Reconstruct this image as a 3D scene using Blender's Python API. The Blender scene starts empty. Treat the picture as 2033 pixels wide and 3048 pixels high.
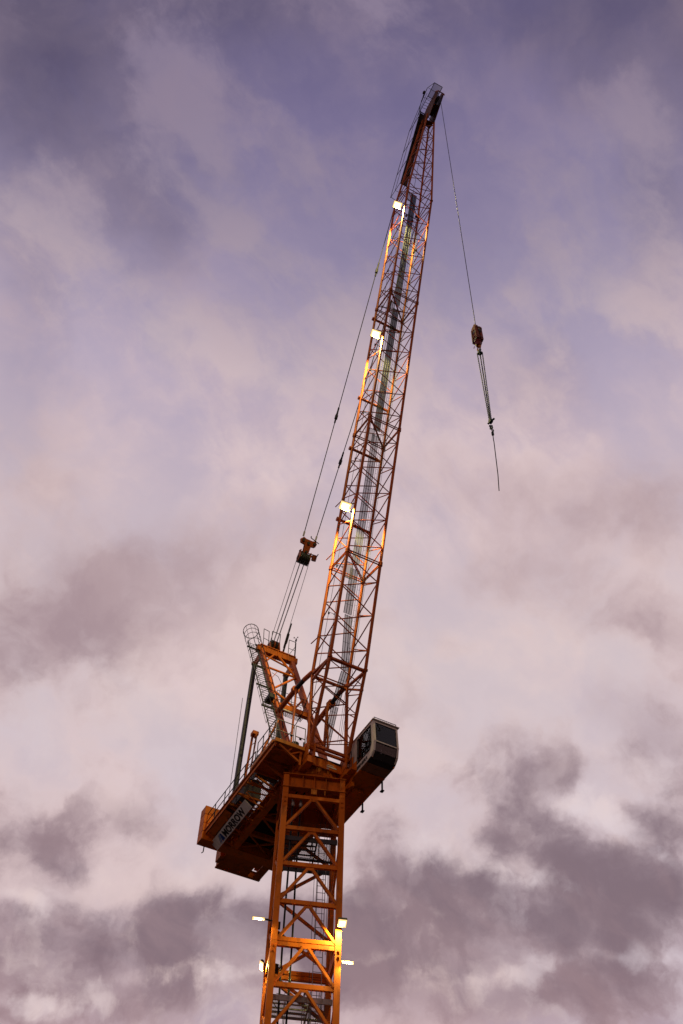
import bpy, math, random
from mathutils import Vector, Matrix
random.seed(7)
R=math.radians
scene=bpy.context.scene
COL=scene.collection
# ------------------------------------------------------------ camera
cd=bpy.data.cameras.new('camera'); cam=bpy.data.objects.new('camera',cd); COL.objects.link(cam)
cd.sensor_fit='VERTICAL'; cd.sensor_height=36.0; cd.lens=36.0*3174/3048
cd.clip_start=0.1; cd.clip_end=3000
def cam_matrix(pitch,roll):
    F=Vector((0,math.cos(pitch),math.sin(pitch))); U0=Vector((0,-math.sin(pitch),math.cos(pitch))); X0=Vector((1,0,0))
    X=math.cos(roll)*X0+math.sin(roll)*U0; Y=-math.sin(roll)*X0+math.cos(roll)*U0
    m=Matrix((X,Y,-F)).transposed().to_4x4(); m.translation=Vector((0,0,1.6)); return m
cam.matrix_world=cam_matrix(R(51.43),R(2.154))
scene.camera=cam
scene.render.resolution_x=683; scene.render.resolution_y=1024
scene.view_settings.view_transform='Standard'; scene.view_settings.look='None'
scene.view_settings.exposure=0.0; scene.cycles.sample_clamp_indirect=3.0; scene.view_settings.gamma=1.0
# ------------------------------------------------------------ sky (world)
def lin(c):
    return tuple((v/255/12.92 if v/255<=0.04045 else ((v/255+0.055)/1.055)**2.4) for v in c)
# cloud masses: azimuth, elevation, half extents (deg), tilt, density
DARK = [(-11.6,28.2,9.0,1.9,5.7,1.05), (-16.9,28.1,4.7,1.6,10.2,0.5), (-3.2,29.4,4.7,1.9,8.2,0.8), (-11.0,26.0,7.6,1.3,6.9,0.75), (-6.8,30.2,4.3,1.4,5.5,0.6), (-22.0,41.3,6.8,3.9,38.1,0.5), (-16.5,45.5,7.2,2.3,29.5,0.38), (-25.9,48.6,3.6,5.2,22.3,0.2), (-17.9,32.8,2.7,1.8,12.1,0.35), (-16.0,31.7,1.2,1.2,-17.8,0.6), (-10.5,34.7,7.7,1.0,16.0,0.38), (-17.8,35.8,4.2,1.0,22.9,0.1), (21.6,38.8,4.8,1.9,-24.1,0.7), (13.7,36.6,3.9,1.5,-14.1,0.55), (17.4,32.0,5.3,1.9,-29.5,0.95), (9.3,32.0,6.0,1.8,-10.6,0.95), (5.6,33.1,2.5,1.1,-10.6,0.35), (11.2,28.6,7.3,2.4,-6.2,1.0), (21.0,33.9,1.7,4.1,-9.9,0.7), (5.3,27.1,6.5,1.5,-0.5,0.8), (18.2,26.2,4.0,1.9,-6.2,0.65), (5.7,36.0,4.5,2.4,-11.0,0.35), (26.2,49.8,5.0,2.1,-23.5,0.45), (17.9,50.4,4.5,1.9,-32.1,0.25), (12.5,47.3,3.2,2.8,-7.1,0.2), (23.7,43.2,4.3,1.7,-24.9,0.4), (-6.1,50.3,7.5,1.8,18.9,0.22), (7.8,52.9,3.6,1.4,-4.1,0.15), (9.8,26.7,4.9,0.9,20.1,0.3), (4.5,29.9,4.4,1.7,-0.2,0.6), (10.4,39.2,5.5,1.0,-19.4,0.28), (17.9,46.4,4.5,1.6,-26.3,0.25)]
LIGHT = [(5.8,34.2,2.9,1.0,-12.8,0.55), (1.7,31.8,1.9,1.1,1.1,0.5), (6.3,31.3,2.5,0.6,-8.8,0.5), (12.3,32.5,3.1,0.9,-28.3,0.9), (17.9,34.1,3.3,1.0,-36.8,0.85), (15.4,35.5,2.8,0.7,-16.9,0.6), (15.5,28.0,3.0,0.6,-9.2,0.85), (17.9,28.3,1.8,0.7,-26.5,0.6), (2.5,28.6,2.2,0.6,-3.8,0.6), (9.8,27.7,1.9,0.5,-2.6,0.4), (-14.4,25.3,2.9,0.7,12.0,0.8), (-7.9,27.6,4.2,0.5,11.3,0.65), (-17.4,29.5,2.9,0.6,-12.7,0.6), (-15.0,30.5,5.1,0.9,9.8,0.4), (-9.8,31.4,5.3,0.9,12.0,0.35), (-5.5,31.9,2.7,1.0,5.0,0.25), (-6.7,33.3,5.1,1.3,5.8,0.25), (20.5,36.0,1.8,1.0,-20.4,0.45)]
WISP = [(-29.0,71.1,2.0,4.0,61.9,0.8), (-27.0,68.1,1.0,1.9,46.3,0.6), (-20.3,69.2,1.0,2.6,49.4,0.6), (-27.8,59.0,4.3,1.0,0.8,0.5), (-11.5,58.7,7.1,1.2,4.0,0.5), (7.8,63.2,3.5,2.1,-14.6,0.3), (-9.9,70.1,3.4,1.3,1.9,0.4), (-26.0,73.0,2.0,3.3,54.5,0.4), (-38.4,62.4,2.4,2.1,27.1,0.8), (-34.5,60.9,1.8,2.4,62.3,0.4), (-27.0,68.1,1.7,2.7,46.3,0.5), (-20.1,66.8,4.3,1.9,-19.2,0.6), (-11.4,64.7,5.6,1.3,-27.3,0.8), (-22.3,60.3,5.6,1.2,-8.7,0.55), (-1.4,61.1,7.5,2.1,3.3,0.5), (19.7,63.6,5.6,2.0,-5.7,0.95), (10.7,65.4,2.8,1.4,-7.6,0.4), (30.6,59.9,3.2,2.0,-4.3,0.5), (33.6,65.1,3.2,2.6,-57.6,0.65), (39.3,69.4,3.2,2.4,-54.0,0.45), (22.9,68.4,4.4,1.3,-28.9,0.3), (5.5,76.6,4.9,1.0,-3.4,0.35), (-3.4,72.0,3.4,3.2,5.2,0.25), (26.2,60.6,4.3,2.2,-0.6,0.5), (-26.0,60.8,2.6,1.0,-15.8,0.35), (-5.1,69.2,2.7,2.6,-12.3,0.35), (-41.0,66.7,1.5,1.0,10.3,0.1)]
BLUE = [(-52.2,68.6,8.0,5.6,32.6,0.8), (-38.8,66.8,6.4,4.2,8.3,0.18), (48.3,70.9,4.6,3.7,-44.6,0.85), (-24.2,75.0,4.9,1.5,25.4,0.3), (-32.9,56.6,2.3,7.0,30.6,0.35), (-28.1,64.2,2.9,3.4,-2.5,0.12), (26.9,74.4,4.2,1.8,-24.1,0.25), (37.7,63.3,1.9,6.4,-32.4,0.3), (-22.1,64.0,2.2,2.2,2.2,0.22), (20.0,58.2,3.1,2.1,-15.0,0.25)]

world=bpy.data.worlds.new('World'); scene.world=world; world.use_nodes=True
wt=world.node_tree; wt.nodes.clear(); WL=wt.links
def wn(t,**k):
    n=wt.nodes.new(t)
    for a,b in k.items(): setattr(n,a,b)
    return n
def wmath(op,a,b=None,clamp=False):
    n=wn('ShaderNodeMath',operation=op); n.use_clamp=clamp
    for i,v in enumerate((a,b)):
        if v is None: continue
        if isinstance(v,(int,float)): n.inputs[i].default_value=v
        else: WL.new(v,n.inputs[i])
    return n.outputs[0]
def wvec(op,a,b):
    n=wn('ShaderNodeVectorMath',operation=op)
    for i,v in enumerate((a,b)):
        if isinstance(v,tuple): n.inputs[i].default_value=v
        else: WL.new(v,n.inputs[i])
    return n.outputs[0]
def wnoise(vec,scale,detail,rough,dist=0.0):
    n=wn('ShaderNodeTexNoise'); n.inputs['Scale'].default_value=scale; n.inputs['Detail'].default_value=detail
    n.inputs['Roughness'].default_value=rough; n.inputs['Distortion'].default_value=dist; WL.new(vec,n.inputs['Vector']); return n
def wmap(v,a,b,c,d,smooth=True):
    n=wn('ShaderNodeMapRange'); n.interpolation_type='SMOOTHSTEP' if smooth else 'LINEAR'
    WL.new(v,n.inputs['Value'])
    for k,x in zip(('From Min','From Max','To Min','To Max'),(a,b,c,d)): n.inputs[k].default_value=x
    return n.outputs['Result']
def wmix(f,a,b):
    n=wn('ShaderNodeMix',data_type='RGBA')
    if isinstance(f,(int,float)): n.inputs[0].default_value=f
    else: WL.new(f,n.inputs[0])
    for i,v in ((6,a),(7,b)):
        if isinstance(v,tuple): n.inputs[i].default_value=v+(1.0,)
        else: WL.new(v,n.inputs[i])
    return n.outputs[2]
tc=wn('ShaderNodeTexCoord'); DIR=tc.outputs['Generated']
sep=wn('ShaderNodeSeparateXYZ'); WL.new(DIR,sep.inputs[0])
def warped(scale,amt,detail,seed):
    off=wvec('ADD',DIR,(seed,seed*0.7,seed*1.3))
    nz=wnoise(off,scale,detail,0.6)
    c=wvec('SUBTRACT',nz.outputs['Color'],(0.5,0.5,0.5))
    s=wn('ShaderNodeVectorMath',operation='SCALE'); WL.new(c,s.inputs[0]); s.inputs['Scale'].default_value=amt
    return wvec('ADD',DIR,s.outputs[0])
def layout(items,vec,k=2.0):
    tot=None
    for az,el,s1,s2,tilt,amp in items:
        a,e=R(az),R(el)
        d=Vector((math.sin(a)*math.cos(e),math.cos(a)*math.cos(e),math.sin(e)))
        hr=Vector((math.cos(a),-math.sin(a),0)); up=hr.cross(d)
        t=R(tilt); x=math.cos(t)*hr+math.sin(t)*up; y=d.cross(x)
        m=Matrix((x,y,d)).transposed()
        mp=wn('ShaderNodeMapping',vector_type='TEXTURE'); WL.new(vec,mp.inputs['Vector'])
        mp.inputs['Location'].default_value=d; mp.inputs['Rotation'].default_value=m.to_euler()
        mp.inputs['Scale'].default_value=(R(s1)*k,R(s2)*k,1.0)
        g=wn('ShaderNodeTexGradient',gradient_type='SPHERICAL'); WL.new(mp.outputs[0],g.inputs[0])
        v=wmap(g.outputs['Fac'],0,1,0,amp)
        tot=v if tot is None else wmath('ADD',tot,v)
    return tot
w1=warped(4.0,0.13,5,0.0); w2=warped(8.0,0.075,7,3.1); w3=warped(16.0,0.055,6,5.7)
n_big=wnoise(w1,3.2,6,0.55,0.3).outputs['Fac']
n_mid=wnoise(w2,10.5,9,0.54,0.2).outputs['Fac']
n_fine=wnoise(w2,26.0,6,0.55,0.1).outputs['Fac']
def streaks(vec,v,keep,scale,detail,dist):
    # noise drawn out along one compass direction, like wind-combed cirrus
    v=Vector(v).normalized(); d=wn('ShaderNodeVectorMath',operation='DOT_PRODUCT'); WL.new(vec,d.inputs[0]); d.inputs[1].default_value=v
    s=wn('ShaderNodeVectorMath',operation='SCALE'); s.inputs[0].default_value=v*(1-keep); WL.new(d.outputs['Value'],s.inputs['Scale'])
    return wnoise(wvec('SUBTRACT',vec,s.outputs[0]),scale,detail,0.6,dist).outputs['Fac']
n_str=streaks(w1,(0.707,0.55,-0.44),0.38,8.0,9,0.35)
n_rip=streaks(w2,(0.60,0.62,-0.50),0.30,22.0,6,0.2)
# clear-air gradient by elevation
el=wmath('ARCSINE',sep.outputs['Z']); eln=wmath('DIVIDE',el,math.pi/2)
ramp=wn('ShaderNodeValToRGB'); WL.new(eln,ramp.inputs[0])
stops=[(0.0,(126,108,122)),(10,(140,122,136)),(25,(182,160,170)),(31,(212,194,196)),(36,(221,204,206)),(43,(222,205,205)),(50,(208,191,197)),(57,(186,173,193)),(64,(154,143,172)),(71,(122,113,150)),(77,(97,89,123)),(90,(88,80,110))]
cr=ramp.color_ramp; cr.elements[0].position=0; cr.elements[0].color=lin(stops[0][1])+(1,); cr.elements[1].position=1; cr.elements[1].color=lin(stops[-1][1])+(1,)
for e_,c_ in stops[1:-1]:
    q=cr.elements.new(e_/90); q.color=lin(c_)+(1,)
col=ramp.outputs[0]
# high thin veil: pinkish wisps over the blue-violet
blue=layout(BLUE,w1); wisp=layout(WISP,w2,1.8)
bm=wmath('MULTIPLY',wmath('ADD',blue,wmap(n_str,0.35,0.65,-0.20,0.20)),0.85,True)
col=wmix(bm,col,wmix(wmap(sep.outputs['Z'],0.75,0.95,0,1),lin((150,140,172)),lin((66,59,84))))
wtex=wmath('ADD',wmath('ADD',wmap(n_str,0.36,0.64,-0.62,0.62),wmap(n_mid,0.36,0.64,-0.34,0.34)),wmap(n_rip,0.35,0.65,-0.28,0.28))
wm=wmath('ADD',wmath('MULTIPLY',wisp,0.9),wmath('MULTIPLY',wtex,wmap(sep.outputs['Z'],0.6,0.8,0.6,1.0))); wm=wmap(wmath('SUBTRACT',wm,wmath('MULTIPLY',blue,0.75)),-0.22,1.2,0,0.95)
wcol=wmix(wmap(sep.outputs['Z'],0.78,0.97,0,1),lin((216,200,206)),lin((136,123,149)))
col=wmix(wm,col,wcol)
col=wmix(wmath('MULTIPLY',blue,0.38,True),col,lin((80,72,96)))
# soft general mottling, pink against lilac
mot=wmap(wmath('ADD',wmath('ADD',wmath('MULTIPLY',n_big,0.5),wmath('MULTIPLY',n_mid,0.6)),wmath('MULTIPLY',n_str,0.5)),0.66,0.94,0,1)
hz=wmap(sep.outputs['Z'],0.80,0.93,0,1)
col2=wmix(mot,wmix(0.24,col,wmix(hz,lin((156,142,172)),lin((104,97,132)))),wmix(0.30,col,wmix(hz,lin((244,208,196)),lin((150,136,158)))))
# lower cloud masses
dark=layout(DARK,w2,1.9); light=layout(LIGHT,w3,1.5)
low=wmap(sep.outputs['Z'],0.45,0.85,1.0,0.3)
dn=wmath('ADD',wmath('ADD',wmap(n_mid,0.36,0.64,-0.36,0.36),wmap(n_big,0.38,0.62,-0.14,0.14)),wmap(n_fine,0.35,0.65,-0.16,0.16))
dsum=wmath('SUBTRACT',wmath('ADD',dark,wmath('MULTIPLY',dn,low)),wmath('MULTIPLY',light,0.55))
dm=wmap(dsum,-0.05,1.05,0,0.93)
dcol=wmix(wmap(wmath('ADD',wmath('MULTIPLY',n_mid,1.1),wmath('MULTIPLY',dsum,0.3)),0.45,1.15,0,1),lin((186,166,173)),lin((122,103,114)))
dcol=wmix(wmap(n_str,0.45,0.62,0,0.3),dcol,lin((176,146,150)))
dcol=wmix(wmap(sep.outputs['Z'],0.55,0.72,0,1),dcol,lin((166,142,149)))
dcol=wmix(wmap(sep.outputs['Z'],0.38,0.50,0.55,0.0),dcol,lin((166,132,136)))
col3=wmix(dm,col2,dcol)
lm=wmap(wmath('ADD',wmath('MULTIPLY',light,0.70),wmath('MULTIPLY',wmath('ADD',wmap(n_fine,0.35,0.65,-0.25,0.2),wmap(n_mid,0.36,0.64,0.32,-0.32)),low)),0.06,1.05,0,0.9)
lcol=wmix(wmap(n_big,0.40,0.62,0,1),lin((222,209,216)),lin((232,208,203)))
col4=wmix(lm,col3,lcol)
# the side of the sky behind the photographer: dimmer dusk, a little warmer low down
back=wmap(sep.outputs['Y'],0.05,-0.6,0,1)
glow=wmix(wmap(sep.outputs['Z'],0.0,0.8,0,1),(0.36,0.195,0.14),(0.09,0.068,0.10))
col5=wmix(back,col4,glow)
ground_mask=wmap(sep.outputs['Z'],-0.02,0.02,0,1)
col6=wmix(ground_mask,(0.02,0.016,0.016),col5)
bg=wn('ShaderNodeBackground'); bg.inputs['Strength'].default_value=1.0; WL.new(col6,bg.inputs['Color'])
wo=wn('ShaderNodeOutputWorld'); WL.new(bg.outputs[0],wo.inputs['Surface'])
# ------------------------------------------------------------ weak dusk sun, low behind the photographer
sd=bpy.data.lights.new('dusk_sun','SUN'); sd.energy=0.25; sd.angle=R(12); sd.color=(1.0,0.72,0.55)
so_=bpy.data.objects.new('dusk_sun',sd); COL.objects.link(so_); so_.rotation_euler=(R(72),0,R(-25)); so_.location=(0,-40,60)
# ------------------------------------------------------------ materials
def mat(name,color,rough=0.5,metal=0.0,var=0.12,dirt=None,scale=3.0,emit=None,es=0.0,spec=0.5):
    m=bpy.data.materials.new(name); m.use_nodes=True; t=m.node_tree; p=t.nodes['Principled BSDF']
    p.inputs['Roughness'].default_value=rough; p.inputs['Metallic'].default_value=metal
    p.inputs['Specular IOR Level'].default_value=spec*0.28
    c=color
    tcn=t.nodes.new('ShaderNodeTexCoord')
    nz=t.nodes.new('ShaderNodeTexNoise'); nz.inputs['Scale'].default_value=scale; nz.inputs['Detail'].default_value=6; nz.inputs['Roughness'].default_value=0.65
    mp=t.nodes.new('ShaderNodeMapping'); mp.inputs['Scale'].default_value=(1,1,0.35)
    t.links.new(tcn.outputs['Object'],mp.inputs[0]); t.links.new(mp.outputs[0],nz.inputs['Vector'])
    mx=t.nodes.new('ShaderNodeMix'); mx.data_type='RGBA'
    mx.inputs[6].default_value=tuple(max(0,v*(1-var)) for v in c)+(1,); mx.inputs[7].default_value=tuple(min(1,v*(1+var)) for v in c)+(1,)
    t.links.new(nz.outputs['Fac'],mx.inputs[0]); out=mx.outputs[2]
    if dirt:
        n2=t.nodes.new('ShaderNodeTexNoise'); n2.inputs['Scale'].default_value=scale*2.3; n2.inputs['Detail'].default_value=8; n2.inputs['Roughness'].default_value=0.75
        t.links.new(mp.outputs[0],n2.inputs['Vector'])
        mr=t.nodes.new('ShaderNodeMapRange'); mr.inputs['From Min'].default_value=0.50; mr.inputs['From Max'].default_value=0.66; mr.inputs['To Max'].default_value=0.8
        t.links.new(n2.outputs['Fac'],mr.inputs['Value'])
        m2=t.nodes.new('ShaderNodeMix'); m2.data_type='RGBA'; t.links.new(mr.outputs[0],m2.inputs[0]); t.links.new(out,m2.inputs[6]); m2.inputs[7].default_value=dirt+(1,)
        out=m2.outputs[2]
        m3=t.nodes.new('ShaderNodeMapRange'); m3.inputs['To Min'].default_value=rough-0.08; m3.inputs['To Max'].default_value=min(1,rough+0.25)
        t.links.new(n2.outputs['Fac'],m3.inputs['Value']); t.links.new(m3.outputs[0],p.inputs['Roughness'])
    oi=t.nodes.new('ShaderNodeObjectInfo'); mrr=t.nodes.new('ShaderNodeMapRange'); mrr.inputs['To Min'].default_value=0.80; mrr.inputs['To Max'].default_value=1.14
    t.links.new(oi.outputs['Random'],mrr.inputs['Value']); hs=t.nodes.new('ShaderNodeHueSaturation'); t.links.new(mrr.outputs[0],hs.inputs['Value']); t.links.new(out,hs.inputs['Color']); out=hs.outputs[0]
    t.links.new(out,p.inputs['Base Color'])
    if emit: p.inputs['Emission Color'].default_value=emit+(1,); p.inputs['Emission Strength'].default_value=es
    return m
ORANGE=mat('orange_paint',(0.58,0.135,0.007),0.5,0,0.14,(0.22,0.06,0.012),1.2)
RUSTY=mat('weathered_orange_paint',(0.45,0.098,0.016),0.5,0,0.2,(0.16,0.045,0.015),2.2)
GALV=mat('galvanised_steel',(0.30,0.29,0.29),0.45,0.5,0.2,(0.16,0.14,0.12),2.0)
DARKS=mat('dark_steel',(0.035,0.033,0.035),0.55,0.2,0.3)
GREYP=mat('grey_paint',(0.06,0.06,0.072),0.5,0,0.15,(0.06,0.05,0.05),1.5)
ROPE=mat('wire_rope',(0.022,0.02,0.02),0.6,0.4,0.3)
RUBBER=mat('black_rubber',(0.012,0.012,0.012),0.55,0,0.2)
WHITE=mat('off_white_paint',(0.62,0.56,0.53),0.45,0,0.06,(0.40,0.32,0.27),1.6)
SIGNW=mat('white_sign_face',(0.72,0.70,0.68),0.4,0,0.04,(0.5,0.45,0.4),0.8)
BLACKP=mat('black_lettering',(0.012,0.012,0.014),0.5)
BLUEP=mat('blue_lettering',(0.015,0.05,0.22),0.5)
BLUE2=mat('light_blue_lettering',(0.06,0.16,0.42),0.5)
YELLOW=mat('yellow_orange_paint',(0.60,0.20,0.02),0.45,0,0.12,(0.3,0.1,0.02),1.5)
LAMPM=mat('lit_led_panel',(0.9,0.85,0.7),0.4,0,0.01,None,3,(1.0,0.88,0.66),3.0)
RIMM=mat('warm_halo_glow',(0.8,0.6,0.3),0.5,0,0.01,None,3,(1.0,0.66,0.26),1.4)  # warm lamp halo put into an emissive surface
BLOCKM=mat('dark_red_orange_paint',(0.24,0.045,0.012),0.5,0,0.2,(0.07,0.02,0.01),2.5)
HEADP=mat('dark_brown_paint',(0.10,0.03,0.015),0.55,0,0.2)
CHAIN=mat('dark_green_chain',(0.02,0.04,0.028),0.5,0.5,0.2)
def glass_mat():
    m=bpy.data.materials.new('cab_glass'); m.use_nodes=True; t=m.node_tree; t.nodes.clear()
    o=t.nodes.new('ShaderNodeOutputMaterial'); mx=t.nodes.new('ShaderNodeMixShader'); tr=t.nodes.new('ShaderNodeBsdfTransparent'); tr.inputs[0].default_value=(0.66,0.62,0.66,1)
    gl=t.nodes.new('ShaderNodeBsdfGlossy'); gl.inputs['Roughness'].default_value=0.02; fr=t.nodes.new('ShaderNodeFresnel'); fr.inputs[0].default_value=1.5
    t.links.new(fr.outputs[0],mx.inputs[0]); t.links.new(tr.outputs[0],mx.inputs[1]); t.links.new(gl.outputs[0],mx.inputs[2]); t.links.new(mx.outputs[0],o.inputs[0]); return m
GLASS=glass_mat()
def mesh_mat(name,color,sc,hole):
    # perforated / expanded sheet: real see-through holes laid out in the sheet's own metres
    m=bpy.data.materials.new(name); m.use_nodes=True; t=m.node_tree; p=t.nodes['Principled BSDF']; p.inputs['Base Color'].default_value=color+(1,); p.inputs['Roughness'].default_value=0.6
    o=t.nodes['Material Output']; tr=t.nodes.new('ShaderNodeBsdfTransparent'); mx=t.nodes.new('ShaderNodeMixShader')
    uv=t.nodes.new('ShaderNodeUVMap'); uv.uv_map='UVMap'
    br=t.nodes.new('ShaderNodeTexBrick'); br.inputs['Color1'].default_value=(1,1,1,1); br.inputs['Color2'].default_value=(1,1,1,1); br.inputs['Mortar'].default_value=(0,0,0,1)
    br.inputs['Scale'].default_value=1.0/sc; br.inputs['Mortar Size'].default_value=hole; br.inputs['Mortar Smooth'].default_value=0.0; br.inputs['Brick Width'].default_value=1.6; br.inputs['Row Height'].default_value=0.8
    t.links.new(uv.outputs[0],br.inputs['Vector']); t.links.new(br.outputs['Color'],mx.inputs[0]); t.links.new(p.outputs[0],mx.inputs[1]); t.links.new(tr.outputs[0],mx.inputs[2]); t.links.new(mx.outputs[0],o.inputs[0]); return m
GRATE=mesh_mat('expanded_metal_grating',(0.10,0.10,0.11),0.07,0.17)
GRATE2=mesh_mat('perforated_floor_plate',(0.10,0.10,0.10),0.045,0.2)
BLACKM=mat('shaded_black_steel',(0.008,0.008,0.009),0.6,0,0.2)  # blacker copy of the dark steel: shielding from the lamps put into the colour
def fine_mesh(name,color,open_):
    m=bpy.data.materials.new(name); m.use_nodes=True; t=m.node_tree; p=t.nodes['Principled BSDF']; p.inputs['Base Color'].default_value=color+(1,); p.inputs['Roughness'].default_value=0.6
    o=t.nodes['Material Output']; tr=t.nodes.new('ShaderNodeBsdfTransparent'); mx=t.nodes.new('ShaderNodeMixShader'); mx.inputs[0].default_value=open_; p.inputs['Specular IOR Level'].default_value=0.05
    t.links.new(p.outputs[0],mx.inputs[1]); t.links.new(tr.outputs[0],mx.inputs[2]); t.links.new(mx.outputs[0],o.inputs[0]); return m
PANELM=fine_mesh('fine_grey_mesh_panel',(0.12,0.11,0.13),0.5)
WALKM=fine_mesh('walkway_expanded_metal',(0.035,0.036,0.04),0.42)
WALKD=fine_mesh('shaded_close_mesh',(0.005,0.005,0.006),0.13)  # near-black so the walkway looks unlit; shade put into the mesh colour
# ------------------------------------------------------------ frames and mesh helpers
AX=Vector((-0.79,35.1,0.0))
AZC=math.atan2(-0.89528,0.44548)         # crane frame: +x along the boom, +y to its right-hand side in view
AZT=R(7.0)                               # tower frame
MC=Matrix.Translation(AX)@Matrix.Rotation(AZC,4,'Z')
MT=Matrix.Translation(AX)@Matrix.Rotation(AZT,4,'Z')
V=Vector
class MB:
    def __init__(s): s.v=[];s.f=[];s.uv={}
    def add(s,vs,fs):
        o=len(s.v); s.v+= [tuple(x) for x in vs]; s.f+=[tuple(i+o for i in f) for f in fs]
    def frame(s,p,q,up=(0,0,1)):
        d=(V(q)-V(p)).normalized(); u=V(up)
        if abs(d.dot(u))>0.98: u=V((1,0,0))
        x=d.cross(u).normalized(); y=x.cross(d).normalized(); return d,x,y
    def bar(s,p,q,w,h=None,up=(0,0,1),ext=0):
        h=h or w; p=V(p);q=V(q); d,x,y=s.frame(p,q,up); p=p-d*ext; q=q+d*ext
        vs=[c+x*(a*w/2)+y*(b*h/2) for c in (p,q) for a,b in ((-1,-1),(1,-1),(1,1),(-1,1))]
        s.add(vs,[(3,2,1,0),(4,5,6,7),(0,1,5,4),(1,2,6,5),(2,3,7,6),(3,0,4,7)])
    def box(s,a,b):
        (x0,y0,z0),(x1,y1,z1)=a,b
        s.add([(x0,y0,z0),(x1,y0,z0),(x1,y1,z0),(x0,y1,z0),(x0,y0,z1),(x1,y0,z1),(x1,y1,z1),(x0,y1,z1)],[(3,2,1,0),(4,5,6,7),(0,1,5,4),(1,2,6,5),(2,3,7,6),(3,0,4,7)])
    def tube(s,p,q,r,n=8,r2=None):
        p=V(p);q=V(q); r2=r if r2 is None else r2; d,x,y=s.frame(p,q)
        vs=[c+(x*math.cos(2*math.pi*i/n)+y*math.sin(2*math.pi*i/n))*rr for c,rr in ((p,r),(q,r2)) for i in range(n)]
        s.add(vs,[(i,(i+1)%n,n+(i+1)%n,n+i) for i in range(n)]+[tuple(range(n))[::-1],tuple(range(n,2*n))])
    def path(s,pts,r,n=6,closed=False):
        pts=[V(p) for p in pts]
        if closed: pts=pts+[pts[0]]
        for a,b in zip(pts,pts[1:]): s.tube(a,b,r,n)
    def poly(s,pts,th,nrm=None):
        # flat outline given real thickness
        pts=[V(p) for p in pts]
        nn=V(nrm).normalized() if nrm else (pts[1]-pts[0]).cross(pts[2]-pts[0]).normalized()
        k=len(pts); a=[p-nn*th/2 for p in pts]; b=[p+nn*th/2 for p in pts]
        s.add(a+b,[tuple(range(k))[::-1],tuple(range(k,2*k))]+[(i,(i+1)%k,k+(i+1)%k,k+i) for i in range(k)])
    def disc(s,c,ax,r,th,n=20):
        a=V(ax).normalized(); s.tube(V(c)-a*th/2,V(c)+a*th/2,r,n)
    def ring(s,c,ax,r,rt,n=18,m=5,a0=0,a1=2*math.pi,ref=(0,0,1)):
        a=V(ax).normalized(); u=V(ref); u=(u-a*u.dot(a)).normalized(); w=a.cross(u)
        pts=[V(c)+(u*math.cos(a0+(a1-a0)*i/n)+w*math.sin(a0+(a1-a0)*i/n))*r for i in range(n+1)]
        s.path(pts,rt,m)
    def sheet(s,p0,du,dv,uvs=True):
        # grating sheet, uv in metres
        p0=V(p0);du=V(du);dv=V(dv); i=len(s.f); s.add([p0,p0+du,p0+du+dv,p0+dv],[(0,1,2,3)])
        s.uv[i]=[(0,0),(du.length,0),(du.length,dv.length),(0,dv.length)]
OBJS=[]; BASE={}
def build(mb,name,m,parent,smooth=False,off=None,kind=None,label=None):
    me=bpy.data.meshes.new(name); off=V(off) if off is not None else (V(BASE[parent.name]) if parent is not None and parent.name in BASE else V((0,0,0)))
    me.from_pydata([tuple(V(v)-off) for v in mb.v],[],mb.f)
    if mb.uv:
        ul=me.uv_layers.new(name='UVMap')
        for fi,uvs in mb.uv.items():
            for li,u in zip(me.polygons[fi].loop_indices,uvs): ul.data[li].uv=u
    if smooth:
        for p in me.polygons: p.use_smooth=len(p.vertices)==4
    me.materials.append(m); me.update()
    o=bpy.data.objects.new(name,me); COL.objects.link(o)
    if parent is not None: o.parent=parent
    if kind: o['kind']=kind
    if label: o['label']=label
    return o
def thing(name,label,cat,base,frame=None,group=None):
    M=frame if frame is not None else MC
    o=bpy.data.objects.new(name,None); COL.objects.link(o); o.empty_display_size=0.3
    o.matrix_world=M@Matrix.Translation(V(base)); BASE[o.name]=tuple(base); o['label']=label; o['category']=cat
    if group: o['group']=group
    OBJS.append(o); return o
def sub(mb,name,m,par,root,**k):
    o=build(mb,name,m,None,off=V(BASE[root.name]),**k); o.parent=par; return o
def one(fn,name,m,parent,**k):
    b=MB(); fn(b); return build(b,name,m,parent,**k)
def members(items,name,m,root,maker,limit=100):
    # one mesh per member; past the limit the farthest ones become one stuff part
    cl=root.matrix_world.inverted()@V((0,0,1.6))+V(BASE[root.name])
    items=sorted(items,key=lambda it:((V(it[0])+V(it[1]))/2-cl).length)
    for it in items[:limit]:
        b=MB(); maker(b,it); build(b,name,m,root)
    if items[limit:]:
        b=MB()
        for it in items[limit:]: maker(b,it)
        build(b,name,m,root,kind='stuff')
# ============================================================ ground
gb=MB(); gb.box((-400,-400,-0.5),(400,400,0.0))
GROUND=mat('asphalt_ground',(0.05,0.046,0.045),0.9,0,0.25,(0.03,0.03,0.03),0.4)
g_=build(gb,'ground',GROUND,None); g_['kind']='structure'; g_['label']='dark asphalt ground under the crane'; g_['category']='ground'
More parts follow.
